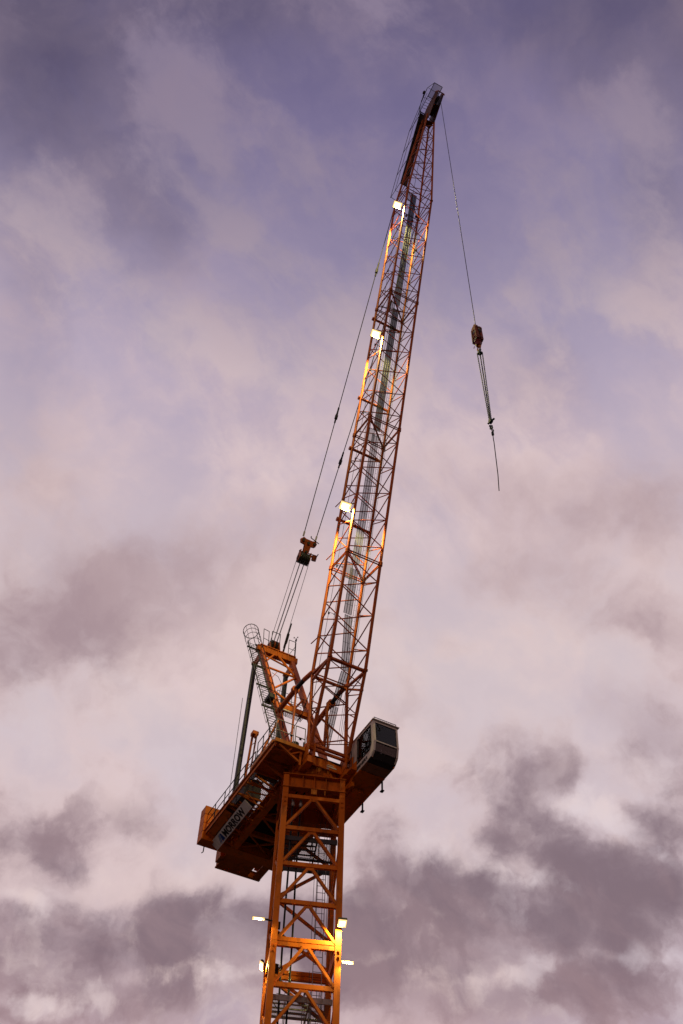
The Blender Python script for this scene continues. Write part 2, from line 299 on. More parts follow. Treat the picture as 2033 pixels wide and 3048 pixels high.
# ============================================================ tower
TW=thing('crane_tower','orange square lattice crane tower with a caged ladder and mesh landings inside','crane tower',(0,0,0),MT)
H=1.2; ZS=[26.7-6.0*k for k in range(5)]           # section joints
def Tn(t,n,z): return V((t,n,z))
LEGS=[(-1.095,-1.095),(1.095,-1.095),(-1.095,1.095),(1.095,1.095)]
for (x,y) in LEGS:
    b=MB(); zt=26.985
    for zj in ZS:
        b.bar((x,y,zj+0.004),(x,y,zt),0.21,0.21,up=(0,1,0)); zt=zj-0.004
    b.bar((x,y,0.0),(x,y,zt),0.21,0.21,up=(0,1,0))
    for zj in ZS[:4]:
        for dz in (-0.2,-0.4):
            for sy in (-1,):
                b.tube((x,y-0.105,zj+dz),(x,y-0.135,zj+dz),0.05,8); b.tube((x,y-0.105,zj+dz),(x,y-0.15,zj+dz),0.025,6)
    leg=build(b,'leg',ORANGE,TW)
def face(sx,sy,z,inset=0.0):    # helper giving left/right end points of a face bar
    pass
bars=[];dg=[]
for k in range(0,18):
    z=26.62-1.5*k+ (0 if k else 0)
    zz=26.7-1.5*k
    jt=(k%4==0)
    zl=[zz-0.10] if (jt and k==0) else ([zz+0.09,zz-0.09] if jt else [zz])
    for z1 in zl:
        h=0.15 if jt else 0.16
        bars.append(((-0.99,-1.1,z1),(0.99,-1.1,z1),0.12,h))              # front face
        if jt: bars.append(((-0.99,1.1,z1),(0.99,1.1,z1),0.12,h))
        if jt:
            bars.append(((-1.1,-0.99,z1),(-1.1,0.99,z1),0.12,h)); bars.append(((1.1,-0.99,z1),(1.1,0.99,z1),0.12,h))
    # chevron of the front face
    zt=zz-0.16 if k else zz-0.2; zb=zz-1.42
    for s in (-1,1): dg.append(((s*0.09,-1.11,zt),(s*1.0,-1.11,zb),0.13,0.09))
# zigzag bracing of the other three faces
for k in range(0,18):
    z0=26.6-1.5*k; z1=z0-1.42; s=1 if k%2 else -1
    dg.append(((s*0.97,1.1,z0-0.03),(-s*0.97,1.1,z1),0.12,0.09))
    dg.append(((-1.1,s*0.97,z0-0.03),(-1.1,-s*0.97,z1),0.09,0.12))
    dg.append(((1.1,-s*0.97,z0-0.03),(1.1,s*0.97,z1),0.09,0.12))
dg.append(((-0.9,0.55,22.0),(0.95,0.75,20.85),0.07,0.10)); dg.append(((-0.9,0.6,20.35),(0.95,0.75,19.3),0.07,0.10))
def mk_bar(b,it): b.bar(it[0],it[1],it[2],it[3])
members(bars,'cross_bar',ORANGE,TW,mk_bar)
members(dg,'diagonal_brace',ORANGE,TW,mk_bar)
for k in range(0,18):
    z=26.7-1.5*k-(0.17 if k else 0.22)
    if z>17: one(lambda b:b.poly([(-0.16,-1.165,z+0.05),(0.16,-1.165,z+0.05),(0.10,-1.165,z-0.05),(-0.10,-1.165,z-0.05)],0.012),'gusset_plate',ORANGE,TW)
# square box frame that carries the slewing ring
b=MB()
for s in (-1,1):
    b.box((-1.0,s*1.04-0.02,27.03),(1.0,s*1.04+0.02,27.57)); b.box((s*1.04-0.02,-1.0,27.03),(s*1.04+0.02,1.0,27.57))
for x in (-0.45,0.0,0.45):
    for s in (-1,1):
        b.box((x-0.012,min(s*1.06,s*1.19),27.03),(x+0.012,max(s*1.06,s*1.19),27.57)); b.box((min(s*1.06,s*1.19),x-0.012,27.03),(max(s*1.06,s*1.19),x+0.012,27.57))
build(b,'ring_frame',ORANGE,TW)
for zz,th in ((27.0,0.03),(27.6,0.035)):
    b=MB(); e=1.235; i=0.95
    b.box((-e,-e,zz-th),(e,-i,zz)); b.box((-e,i,zz-th),(e,e,zz)); b.box((-e,-i,zz-th),(-i,i,zz)); b.box((i,-i,zz-th),(e,i,zz))
    build(b,'flange_plate',ORANGE,TW)
for (x,y) in LEGS: one(lambda b:b.bar((x,y,27.0),(x,y,27.565),0.2,0.2,up=(0,1,0)),'corner_post',ORANGE,TW)
one(lambda b:(b.box((-0.12,-1.24,26.72),(0.10,-1.21,26.94)),b.box((0.40,-1.235,26.72),(0.43,-1.16,26.93))),'cable_bracket',YELLOW,TW)
# landings
for zf in (24.85,18.83,12.8,6.8):
    pl=one(lambda b:(b.box((-0.98,-1.02,zf-0.09),(0.98,-0.96,zf+0.09)),b.box((-0.98,0.96,zf-0.09),(0.98,1.02,zf+0.09)),
        b.box((-0.98,0.24,zf-0.06),(0.98,0.30,zf+0.02)),b.box((0.22,-0.96,zf-0.06),(0.27,0.96,zf+0.02)),[b.box((-0.98,y-0.015,zf-0.05),(0.22,y+0.015,zf)) for y in (-0.65,-0.35,-0.05)]),'landing_frame',GREYP if zf>20 else GALV,TW)
    b=MB(); b.sheet((-0.97,-0.95,zf+0.03),(1.2,0,0),(0,1.2,0)); b.sheet((0.27,-0.95,zf+0.03),(0.68,0,0),(0,1.2,0)); sub(b,'mesh_floor',GRATE2,pl,TW)
    one(lambda b:([b.tube((-0.95,0.93,zf+h),(0.2,0.93,zf+h),0.016,6) for h in (0.5,1.0)],[b.tube((x,0.93,zf),(x,0.93,zf+1.0),0.018,6) for x in (-0.95,-0.4,0.2)],[b.tube((0.2,y,zf),(0.2,y,zf+1.0),0.018,6) for y in (0.3,)],b.tube((0.2,0.3,zf+1.0),(0.2,0.93,zf+1.0),0.016,6)),'guard_rail',DARKS,TW)
# caged ladders
for z0,z1,x0 in ((18.9,26.6,0.48),(12.9,20.0,0.42),(6.9,13.9,0.48),(0.0,7.9,0.42)):
    ld=one(lambda b:[b.bar((x,0.72,z0),(x,0.72,z1),0.022,0.05,up=(0,1,0)) for x in (x0,x0+0.32)],'ladder',GALV,TW)
    b=MB(); z=z0+0.15
    while z<z1: b.tube((x0,0.72,z),(x0+0.32,0.72,z),0.011,5); z+=0.28
    sub(b,'rungs',DARKS,ld,TW)
    b=MB(); z=z0+2.2; c=(x0+0.16,0.45)
    while z<z1: b.ring((c[0],c[1],z),(0,0,1),0.33,0.013,16,5); z+=0.9
    for a in (200,235,270,305,340): b.tube((c[0]+0.33*math.cos(R(a)),c[1]+0.33*math.sin(R(a)),z0+2.2),(c[0]+0.33*math.cos(R(a)),c[1]+0.33*math.sin(R(a)),z1-0.1),0.009,4)
    sub(b,'safety_cage',DARKS,ld,TW)
# hanging power hoses with clamped ends, and the coiled slack
for x,sag in ((-0.77,0.0),(-0.47,0.02)):
    b=MB(); pts=[(x+0.35,-0.7,27.2),(x+0.16,-0.86,27.05),(x+0.03,-0.92,26.75)]
    for i in range(30): pts.append((x+0.012*math.sin(i*0.9+x*9),-0.93+0.015*math.cos(i*0.6),26.4-i*0.9))
    b.path([p for p in pts if p[2]>0],0.036,7)
    h=build(b,'power_hose',RUBBER,TW)
    b=MB(); b.tube((x+0.01,-0.93,26.30),(x+0.01,-0.93,26.62),0.055,10); b.tube((x+0.01,-0.93,26.34),(x+0.01,-0.93,26.40),0.075,10); sub(b,'hose_clamp',GALV,h,TW)
b=MB()
for i in range(5): b.ring((-0.86,-0.7,20.05-0.05*i),(0.3,-0.2,1),0.16+0.02*i,0.012,14,4)
b.path([(-1.0,-0.8,19.2),(-0.95,-0.8,18.75),(-0.7,-0.8,18.45),(-0.5,-0.8,18.6),(-0.42,-0.8,19.2),(-0.4,-0.8,19.6)],0.014,5)
b.box((-0.98,-0.9,19.72),(-0.86,-0.78,20.0)); b.tube((-0.6,-0.6,17.0),(-0.55,-0.6,19.6),0.01,5)
build(b,'coiled_cable',RUBBER,TW)
one(lambda b:(b.tube((0.33,0.1,18.6),(0.30,0.1,20.4),0.008,4),b.tube((0.33,0.1,18.55),(0.33,0.1,18.68),0.03,6),b.tube((0.86,0.2,18.2),(0.86,0.2,19.6),0.008,4),b.tube((-0.75,0.55,19.75),(0.95,0.5,19.55),0.012,5)),'drop_line',DARKS,TW)
one(lambda b:(b.box((0.93,-0.93,24.95),(0.985,-0.85,25.05)),b.box((0.93,-0.9,19.25),(0.985,-0.8,19.45)),b.box((-0.985,-0.95,25.25),(-0.93,-0.9,25.35)),b.box((-0.985,-0.97,21.25),(-0.90,-0.88,21.5)),b.box((-0.985,-0.9,20.95),(-0.87,-0.80,21.15))),'leg_bracket',DARKS,TW)
# ============================================================ floodlights
def floodlight(label,base,arm_end,pan_c,pan_u,pan_v,nrm,watts,frame,arm_r=0.03,group=None,aim=None):
    t=thing('floodlight',label,'floodlight',base,frame,group or 'lit work floodlights on the crane')
    n=V(nrm).normalized(); u=V(pan_u); v=V(pan_v); c=V(pan_c); B=V(base)
    one(lambda b:(b.tube(base,arm_end,arm_r,7),b.bar(V(arm_end)-u*0.3,V(arm_end)+u*0.3,0.05,0.04)),'mounting_arm',DARKS,t)
    h=one(lambda b:b.poly([c-n*0.05-u*.53-v*.53,c-n*0.05+u*.53-v*.53,c-n*0.05+u*.53+v*.53,c-n*0.05-u*.53+v*.53],0.085,tuple(n)),'housing',DARKS,t)
    b=MB(); b.poly([c-u*.34-v*.31,c+u*.34-v*.31,c+u*.34+v*.31,c-u*.34+v*.31],0.03,tuple(n)); sub(b,'led_panel',LAMPM,h,t)
    b=MB(); b.poly([c-u*.50-v*.50,c+u*.50-v*.50,c+u*.50+v*.50,c-u*.50+v*.50],0.014,tuple(n)); sub(b,'halo_rim',RIMM,h,t)  # added glowing rim behind the panel, imitates the lamp's bloom
    b=MB()
    for k in range(-3,4): b.poly([c-n*0.115+u*(k*0.15)-v*.45-n*.03,c-n*0.115+u*(k*0.15)+v*.45-n*.03,c-n*0.115+u*(k*0.15)+v*.45+n*.03,c-n*0.115+u*(k*0.15)-v*.45+n*.03],0.012)
    sub(b,'cooling_fins',DARKS,h,t)
    ld=bpy.data.lights.new('floodlight_beam','SPOT'); ld.energy=watts; ld.color=(1.0,0.85,0.30); ld.spot_size=R(165); ld.spot_blend=0.6; ld.shadow_soft_size=0.05
    lo=bpy.data.objects.new('floodlight_beam',ld); COL.objects.link(lo); lo.parent=t
    z=-V(aim or n).normalized(); x=V((1,0.1,0)); x=(x-z*x.dot(z)).normalized(); y=z.cross(x)
    M=Matrix((x,y,z)).transposed().to_4x4(); M.translation=c+n*0.07-B; lo.matrix_local=M
    return t
LT=dict(frame=MT)
floodlight('upper lit floodlight on an arm sticking out left of the tower',(-1.21,-1.1,21.42),(-1.45,-1.16,21.42),(-1.68,-1.2,21.40),(0.42,0,0.0),(0,0.12,0.17),(0,-0.8,-0.6),420,aim=(0.05,-0.1,-1),**LT)
floodlight('large square lit floodlight on the front right tower leg',(1.12,-1.21,21.45),(1.16,-1.36,21.48),(1.17,-1.50,21.36),(0.29,0,0),(0,0.29,-0.108),(0,-0.35,-0.94),430,aim=(-0.25,0.25,-1),**LT)
floodlight('small lit floodlight seen edge on at the rear left tower leg',(-1.21,0.9,20.9),(-1.30,0.8,21.0),(-1.33,0.72,20.75),(0.14,0.14,0),(0,0.05,0.36),(-0.35,-0.8,-0.45),220,aim=(0.1,-0.3,-1),**LT)
floodlight('wide lit floodlight sticking out right of the tower beside the leg bolts',(1.21,-1.1,20.19),(1.26,-1.14,20.19),(1.42,-1.2,20.15),(0.38,0,-0.0),(0,0.10,0.15),(0,-0.8,-0.6),420,aim=(0.05,-0.1,-1),**LT)
# ============================================================ slewing platform
PF=thing('slewing_platform','dark orange slewing platform with long counterweight frame seen from below on top of the tower','crane platform',(0,0,27.62))
b=MB(); b.tube((0,0,27.625),(0,0,27.70),1.20,40); b.tube((0,0,27.70),(0,0,27.78),1.02,40); b.tube((0,0,27.78),(0,0,28.42),1.12,40); b.tube((0,0,28.42),(0,0,28.47),1.22,40)
for k in range(14):
    a=2*math.pi*k/14+0.2; b.bar((1.10*math.cos(a),1.10*math.sin(a),27.8),(1.10*math.cos(a),1.10*math.sin(a),28.41),0.02,0.16,up=(math.cos(a),math.sin(a),0))
build(b,'turntable',ORANGE,PF)
# main girders
for s in (-1,1):
    one(lambda b:(b.box((-7.1,s*0.9-0.015,28.04),(1.25,s*0.9+0.015,28.44)),b.box((-7.1,s*0.9-0.15,28.0),(1.25,s*0.9+0.15,28.04)),b.box((-7.1,s*0.9-0.15,28.44),(1.25,s*0.9+0.15,28.48)),
        [b.box((u-0.012,s*0.9-0.14,28.04),(u+0.012,s*0.9+0.14,28.44)) for u in [-6.6+0.9*i for i in range(8)]]),'main_girder',ORANGE,PF)
# ballast end frame and cross members
one(lambda b:(b.box((-7.12,-1.06,27.97),(-6.97,1.06,28.03)),b.box((-7.08,-1.0,28.03),(-7.04,1.0,28.3)),b.box((-6.3,-1.05,27.99),(-5.4,0.66,28.03)),b.box((-6.97,-1.05,27.995),(-6.3,0.44,28.035)),b.box((-7.06,-1.04,28.05),(-6.2,-1.0,28.45)),b.box((-6.97,0.70,27.99),(-5.4,1.05,28.03)),b.box((-6.66,0.44,28.0),(-6.58,0.70,28.04)),b.box((-6.7,-1.22,27.96),(-6.15,-1.06,28.5)),b.box((-7.0,-0.9,28.04),(-5.9,0.42,28.3))),'ballast_frame',ORANGE,PF)
cb=[]
for u in (-5.6,-4.3,-3.0,-1.75): cb.append(((u,-0.76,28.2),(u,0.76,28.2),0.16,0.2))
for a,b_ in (((-5.5,-0.72,28.2),(-4.4,0.72,28.2)),((-4.2,0.72,28.2),(-3.1,-0.72,28.2)),((-2.9,-0.72,28.2),(-1.8,0.72,28.2)),((-5.5,0.72,28.2),(-4.4,-0.72,28.2))): cb.append((a,b_,0.06,0.06))
members(cb,'cross_member',ORANGE,PF,mk_bar)
one(lambda b:b.box((-6.1,-1.04,28.50),(1.2,1.6,28.53)),'floor_plate',DARKS,PF)
# left walkway with outriggers, edge angle, mesh and railing
wk=one(lambda b:(b.box((-5.75,-2.30,28.22),(1.35,-2.25,28.40)),b.box((-5.75,-2.36,28.38),(1.35,-2.30,28.41)),b.box((-5.75,-1.10,28.3),(1.3,-1.06,28.40)),[b.box((u-0.03,-2.25,28.28),(u+0.03,-1.1,28.36)) for u in [-5.6+0.83*i for i in range(9)]]),'side_walkway',ORANGE,PF)
b=MB(); b.sheet((-5.7,-2.25,28.405),(4.9,0,0),(0,1.15,0)); sub(b,'mesh_floor',GRATE,wk,PF)
b=MB(); b.box((-0.75,-2.24,28.402),(1.3,-1.1,28.42)); sub(b,'floor_plate',ORANGE,wk,PF); b=MB(); b.box((-5.74,-2.24,28.415),(-3.1,-1.1,28.43)); sub(b,'floor_plate',ORANGE,wk,PF)
one(lambda b:b.poly([(-5.7,-2.24,28.22),(-3.4,-2.24,28.22),(-3.4,-1.95,28.12),(-5.7,-1.95,28.12)],0.012),'side_plate',ORANGE,PF)
one(lambda b:(b.box((1.22,-2.30,28.40),(1.40,-1.0,28.56)),b.box((-0.7,-2.38,28.40),(1.22,-2.28,28.54))),'edge_beam',YELLOW,PF)
br=[]
for u in (-5.2,-4.2,-3.2,-2.2,-1.2): br+= [((u,-2.15,28.25),(u,-1.02,27.95),0.05,0.05)]
for u in (-4.9,-3.9,-2.9,-1.9): br+= [((u,-1.95,28.28),(u+0.45,-1.05,28.05),0.045,0.045),((u+0.9,-1.95,28.28),(u+0.45,-1.05,28.05),0.045,0.045)]
br+=[((1.3,-2.1,28.36),(1.25,-1.12,27.85),0.07,0.09),((1.3,-1.15,28.34),(1.25,-1.15,27.75),0.07,0.07),((1.3,-1.55,28.36),(1.26,-1.72,28.15),0.05,0.05),((1.3,-1.2,28.32),(1.26,-1.6,28.1),0.05,0.05),((0.0,-2.1,28.36),(0.0,-1.12,27.9),0.07,0.09),((-0.9,-2.1,28.36),(-0.9,-1.05,27.95),0.06,0.08)]
members(br,'outrigger_brace',ORANGE,PF,mk_bar)
def railing(pts,z0,h,step=1.0,mid=True,r=0.02):
    def fn(b):
        for a,c in zip(pts,pts[1:]):
            a=V(a);c=V(c); L=(c-a).length; n=max(1,round(L/step))
            for hh in ((h,h*0.52) if mid else (h,)): b.tube(a+V((0,0,z0+hh)),c+V((0,0,z0+hh)),r,6)
            for i in range(n+1):
                p=a+(c-a)*i/n; b.tube(p+V((0,0,z0)),p+V((0,0,z0+h)),r,6)
    return fn
one(railing([(-5.6,-2.28,0),(-0.6,-2.28,0)],28.4,0.86,1.0),'hand_rail',DARKS,PF)
one(railing([(-5.6,-2.28,0),(-5.6,-1.75,0)],28.4,0.86,0.5),'hand_rail',DARKS,PF)
one(railing([(-0.4,-2.3,0),(1.2,-2.3,0)],28.5,1.05,0.5),'hand_rail',DARKS,PF)
one(railing([(1.25,-2.25,0),(1.25,-1.48,0)],28.5,1.1,0.76),'hand_rail',GALV,PF)
one(railing([(1.25,-1.40,0),(1.25,-0.98,0)],28.5,1.1,0.42),'hand_rail',GALV,PF)
one(lambda b:(b.box((1.20,-1.62,29.02),(1.23,-1.52,29.12)),b.box((1.20,-1.22,29.0),(1.23,-1.12,29.1)),b.tube((1.2,-1.0,28.55),(1.2,-1.0,28.95),0.03,6)),'rail_bracket',DARKS,PF)
# right deck skirts and the outrigger that carries the cab
one(lambda b:(b.poly([(-2.8,1.0,28.0),(-2.2,1.35,27.95),(-1.7,1.78,27.85),(-1.25,2.12,27.72),(2.2,2.12,27.72),(2.2,1.0,27.72),(0.5,1.0,27.72)],0.04,(0.0,0.0,1)),b.box((-1.25,2.09,27.74),(2.95,2.13,28.1)),b.box((0.9,1.0,27.745),(1.05,2.1,28.1))),'cab_outrigger',ORANGE,PF)
one(lambda b:(b.box((-6.1,1.04,28.0),(-1.3,1.64,28.03)),b.box((-6.1,1.60,28.03),(-1.3,1.64,28.3)),[b.box((u,1.04,28.03),(u+0.05,1.6,28.2)) for u in (-5.5,-4.5,-3.5,-2.5)]),'side_walkway',ORANGE,PF)
one(lambda b:(b.box((-0.4,1.25,27.55),(1.15,1.75,27.70)),b.box((0.6,1.02,27.45),(1.5,1.14,28.2))),'underside_tray',ORANGE,PF)
for (u,z) in ((2.01,27.60),(0.42,27.66)):
    one(lambda b:(b.bar((u,2.1,z-0.32),(u,2.1,z+0.1),0.06,0.04),b.box((u-0.09,2.04,z-0.36),(u+0.07,2.16,z-0.32))),'support_peg',DARKS,PF)
one(lambda b:(b.tube((-5.88,-2.1,28.0),(-5.9,-2.1,27.72),0.025,6),b.tube((-5.9,-2.1,27.72),(-5.98,-2.14,27.70),0.02,6)),'tie_hook',DARKS,PF)
# boom foot brackets
for s in (-1,1):
    one(lambda b:(b.poly([(1.05,s*0.70,27.95),(1.62,s*0.70,28.1),(1.66,s*0.70,28.70),(1.30,s*0.70,28.80),(1.05,s*0.70,28.55)],0.05,(0,1,0)),b.poly([(1.05,s*0.98,27.95),(1.62,s*0.98,28.1),(1.66,s*0.98,28.70),(1.30,s*0.98,28.80),(1.05,s*0.98,28.55)],0.05,(0,1,0)),b.box((0.8,s*0.84-0.15,27.82),(1.58,s*0.84+0.15,28.12)),b.tube((1.45,s*0.66,28.62),(1.45,s*1.03,28.62),0.10,14)),'boom_foot_bracket',ORANGE,PF)
one(lambda b:(b.poly([(1.25,-0.7,28.0),(1.25,0.7,28.0),(1.25,0.7,28.36),(1.25,-0.7,28.40)],0.03,(1,0,0)),b.poly([(0.9,1.02,27.5),(1.9,1.02,27.75),(1.9,1.02,28.35),(0.9,1.02,28.45)],0.04,(0,1,0)),b.poly([(1.9,1.0,27.75),(1.9,1.5,27.75),(1.9,1.5,28.25),(1.9,1.0,28.35)],0.04,(1,0,0))),'front_bulkhead',ORANGE,PF)
one(lambda b:(b.box((1.27,0.05,28.22),(1.28,0.32,28.25)),b.box((1.27,0.02,28.12),(1.28,0.45,28.18)),b.box((1.27,0.02,28.02),(1.28,0.12,28.07))),'warning_label',WHITE,PF)
# machinery seen over the walkway: winch housing, boxes, tank
WN=thing('luffing_winch','dark green winch drum and motor on the platform behind the left railing','winch',(-0.9,-1.55,28.42))
one(lambda b:(b.tube((-1.1,-1.95,28.95),(-1.1,-1.15,28.95),0.42,24),b.disc((-1.1,-2.0,28.95),(0,1,0),0.52,0.05,24),b.disc((-1.1,-1.1,28.95),(0,1,0),0.52,0.05,24)),'drum',DARKS,WN)
one(lambda b:(b.box((-0.45,-2.0,28.45),(0.35,-1.3,29.0)),b.box((-0.3,-1.95,29.0),(0.2,-1.4,29.12))),'motor',mat('dark_green_paint',(0.03,0.045,0.035),0.5,0,0.2),WN)
EB=thing('equipment_cabinet','grey equipment cabinet standing on the left walkway near the counterweight','cabinet',(-3.2,-1.6,28.42))
one(lambda b:(b.box((-3.9,-1.95,28.42),(-2.3,-1.2,29.2)),b.box((-3.95,-2.0,29.2),(-2.25,-1.15,29.25)),b.box((-3.1,-1.97,28.5),(-3.08,-1.95,29.15))),'cabinet_body',GREYP,EB)
one(lambda b:(b.tube((-3.2,-1.98,28.8),(-3.2,-1.98,28.95),0.015,6)),'handle',GALV,EB)
TK=thing('grease_drum','small black drum standing on the deck beside the left boom foot','drum',(0.9,-1.25,28.42))
one(lambda b:(b.tube((0.9,-1.25,28.45),(0.9,-1.25,29.0),0.17,18),b.ring((0.9,-1.25,28.98),(0,0,1),0.175,0.012,18,5),b.ring((0.9,-1.25,28.75),(0,0,1),0.175,0.01,18,5)),'drum_body',DARKS,TK)
# small service davit behind the walkway
DV=thing('service_davit','slim orange service davit with pulley head rising behind the left walkway','davit',(-2.8,-1.85,28.42))
one(lambda b:(b.bar((-2.78,-1.85,28.45),(-2.28,-1.85,31.6),0.09,0.05),b.bar((-2.62,-1.72,28.45),(-2.12,-1.72,31.5),0.04,0.04),[b.tube((-2.7+0.16*i,-1.85,29.0+i),(-2.54+0.16*i,-1.72,29.1+i),0.015,5) for i in range(3)]),'mast',RUSTY,DV)
one(lambda b:(b.box((-2.38,-1.92,31.45),(-2.1,-1.65,31.62)),b.disc((-2.15,-1.78,31.35),(0,1,0),0.1,0.04,14)),'pulley_head',RUSTY,DV)
one(lambda b:(b.tube((-2.08,-1.78,31.35),(-2.3,-1.8,28.5),0.009,4),b.tube((-2.2,-1.75,31.3),(-2.45,-1.8,28.5),0.009,4)),'rope',ROPE,DV)
# ============================================================ company sign
SG=thing('company_sign','long white sign reading MORROW under the edge of the left walkway','sign',(-5.6,-1.58,27.8))
P0=V((-5.6,-1.58,27.8)); ux=V((1,0,0)); uy=V((0,-0.35,0.24)).normalized(); un=ux.cross(uy).normalized(); SL=3.45; SH=0.425
one(lambda b:b.poly([P0,P0+ux*SL,P0+ux*SL+uy*SH,P0+uy*SH],0.02),'sign_board',SIGNW,SG)
one(lambda b:[b.bar(P0+ux*x-un*0.03-uy*0.05,P0+ux*x-un*0.03+uy*(SH+0.12),0.05,0.03) for x in (0.3,1.7,3.1)],'sign_bracket',ORANGE,SG)
def text_mesh(body,size,bold=0.0,sx=1.0,shear=0.0,sp=1.0):
    c=bpy.data.curves.new('lettering','FONT'); c.body=body; c.size=size; c.offset=bold; c.extrude=0.004; c.resolution_u=3; c.shear=shear; c.space_character=sp
    o=bpy.data.objects.new('tmp',c); COL.objects.link(o); bpy.context.view_layer.update()
    dg_=bpy.context.evaluated_depsgraph_get(); me=bpy.data.meshes.new_from_object(o.evaluated_get(dg_)); bpy.data.objects.remove(o); bpy.data.curves.remove(c)
    for v in me.vertices: v.co.x*=sx
    return me
def place_text(me,name,m,parent,org,x,y,n):
    M=Matrix((V(x),V(y),V(n))).transposed().to_4x4(); M.translation=V(org)-V(BASE[parent.name]); me.transform(M); me.materials.append(m)
    o=bpy.data.objects.new(name,me); COL.objects.link(o); o.parent=parent; return o
me=text_mesh('MORROW',0.42,0.014,0.98,0,1.02)
wd=max(v.co.x for v in me.vertices)
for v in me.vertices: v.co.x*=1.98/wd
place_text(me,'lettering',BLACKP,SG,P0+ux*1.0+uy*0.06+un*0.016,ux,uy,un)
def quad2(x0,x1,x2,x3,m):
    b=MB(); h0=0.06; h1=0.36
    b.poly([P0+ux*x0+uy*h0+un*0.014,P0+ux*x1+uy*h0+un*0.014,P0+ux*x2+uy*h1+un*0.014,P0+ux*x3+uy*h1+un*0.014],0.004); build(b,'logo_stripe',m,SG)
quad2(0.47,0.52,0.73,0.70,BLUEP); quad2(0.56,0.63,0.81,0.76,BLUE2); quad2(0.68,0.94,0.90,0.83,BLUEP)
# ============================================================ counterweight slabs
for i,(z0,z1,lab) in enumerate(((27.98,28.38,'lowest orange counterweight slab at the far end of the platform'),(28.39,28.79,'second orange counterweight slab from the bottom of the stack'),(28.80,29.22,'third orange counterweight slab from the bottom of the stack'),(29.23,29.65,'topmost orange counterweight slab of the stack'))):
    t=thing('counterweight_slab',lab,'counterweight',(-5.65,-0.4,z0),group='stacked counterweight slabs')
    one(lambda b:(b.box((-5.92,-2.43,z0),(-5.40,1.6,z1-0.02)),[b.box((-5.40,y,z0+0.06),(-5.385,y+0.12,z1-0.06)) for y in (-2.2,-1.7,-0.9,0.3)]),'slab_body',ORANGE,t)
    one(lambda b:[b.ring((-5.38,y,z0+0.22),(0,1,0),0.05,0.012,8,4) for y in (-2.0,-1.2)],'lifting_eye',GALV,t)
# ============================================================ A-frame
AF=thing('a_frame','leaning orange A-frame with two box legs and cross tubes behind the boom foot','crane frame',(-0.9,0,28.5))
def leg_pt(s,z): return V((0.05-(z-28.5)*(5.05/10.75),s*(0.85+0.0*(z-28.5)),z))
for s in (-1,1):
    one(lambda b:(b.bar(leg_pt(s,28.5),leg_pt(s,39.25),0.26,0.22,up=(0,1,0)),b.bar(leg_pt(s,28.52)+V((0,0,0)),leg_pt(s,28.9),0.34,0.36,up=(0,1,0))),'leg',RUSTY,AF)
one(lambda b:(b.bar((-5.0,-1.12,39.35),(-5.0,1.12,39.35),0.28,0.34),b.bar((-4.88,-1.0,39.56),(-4.88,1.0,39.56),0.12,0.05),[b.box((-4.85,y-0.02,39.18),(-4.82,y+0.02,39.52)) for y in (-0.6,0.0,0.55)]),'head_beam',ORANGE,AF)
one(lambda b:(b.bar((-2.55,-0.98,33.85),(-2.55,0.98,33.85),0.22,0.26),b.box((-2.6,-1.08,33.78),(-2.4,-0.95,34.05))),'lower_beam',ORANGE,AF)
tb=[]
def Lp(s,z): p=leg_pt(s,z); p.y-=s*0.1; return p
tb+=[(Lp(-1,37.55),Lp(1,37.55),0.055),(Lp(1,37.45),Lp(-1,35.35),0.055),(Lp(-1,35.15),(-2.65,0.55,33.95),0.06),((-4.9,0.1,39.2),Lp(1,37.7),0.06),((-4.9,-0.2,39.2),Lp(-1,38.2),0.05),(Lp(-1,38.9),Lp(1,38.35),0.045),((-2.5,0.1,33.95),Lp(1,35.2),0.05),(Lp(-1,36.3),Lp(-1,36.3)+V((0.01,0.3,0.6)),0.015)]
members(tb,'cross_tube',ORANGE,AF,lambda b,it:b.tube(it[0],it[1],it[2],10))
b=MB(); b.sheet((-3.25,-0.75,34.02),(0.62,0,0),(0,1.55,0)); build(b,'service_platform',GRATE,AF)
one(railing([(-2.65,-0.75,0),(-2.65,0.75,0)],34.0,0.85,0.75,True,0.014),'hand_rail',DARKS,AF)
one(railing([(-3.2,-0.75,0),(-3.2,0.75,0)],34.0,0.85,0.75,True,0.014),'hand_rail',DARKS,AF)
one(lambda b:b.tube((-2.3,-0.62,33.50),(-2.3,0.2,33.46),0.055,12),'pale_cylinder',WHITE,AF)
one(lambda b:(b.box((-2.75,-1.3,33.9),(-2.2,-1.02,34.12)),),'junction_box',DARKS,AF)
one(lambda b:(b.path([Lp(-1,36.9)+V((0.1,0.1,0)),Lp(-1,36.8)+V((0.15,0.4,-0.1)),Lp(-1,35.9)+V((0.15,0.45,0)),Lp(-1,35.3)+V((0.1,0.3,0)),Lp(-1,34.6)+V((0.1,0.1,0))],0.012,5),b.path([leg_pt(-1,z)+V((0.12,0.12*math.sin(z*2.1),0)) for z in [33+0.4*i for i in range(10)]],0.012,5)),'loose_cable',DARKS,AF)
# rear struts
for s in (-1,1):
    st=one(lambda b:(b.bar((-5.66,s*0.88,38.95),(-6.5,s*0.88,28.5),0.19,0.19,up=(0,1,0))),'rear_strut',GREYP,AF)
    one(lambda b:(b.poly([(-5.05,s*0.88,39.25),(-4.6,s*0.88,38.6),(-5.5,s*0.88,38.7),(-5.78,s*0.88,38.85),(-5.7,s*0.88,39.1)],0.08,(0,1,0)),b.tube((-5.66,s*0.88-0.14,38.92),(-5.66,s*0.88+0.14,38.92),0.11,12)),'strut_bracket',RUSTY,AF)
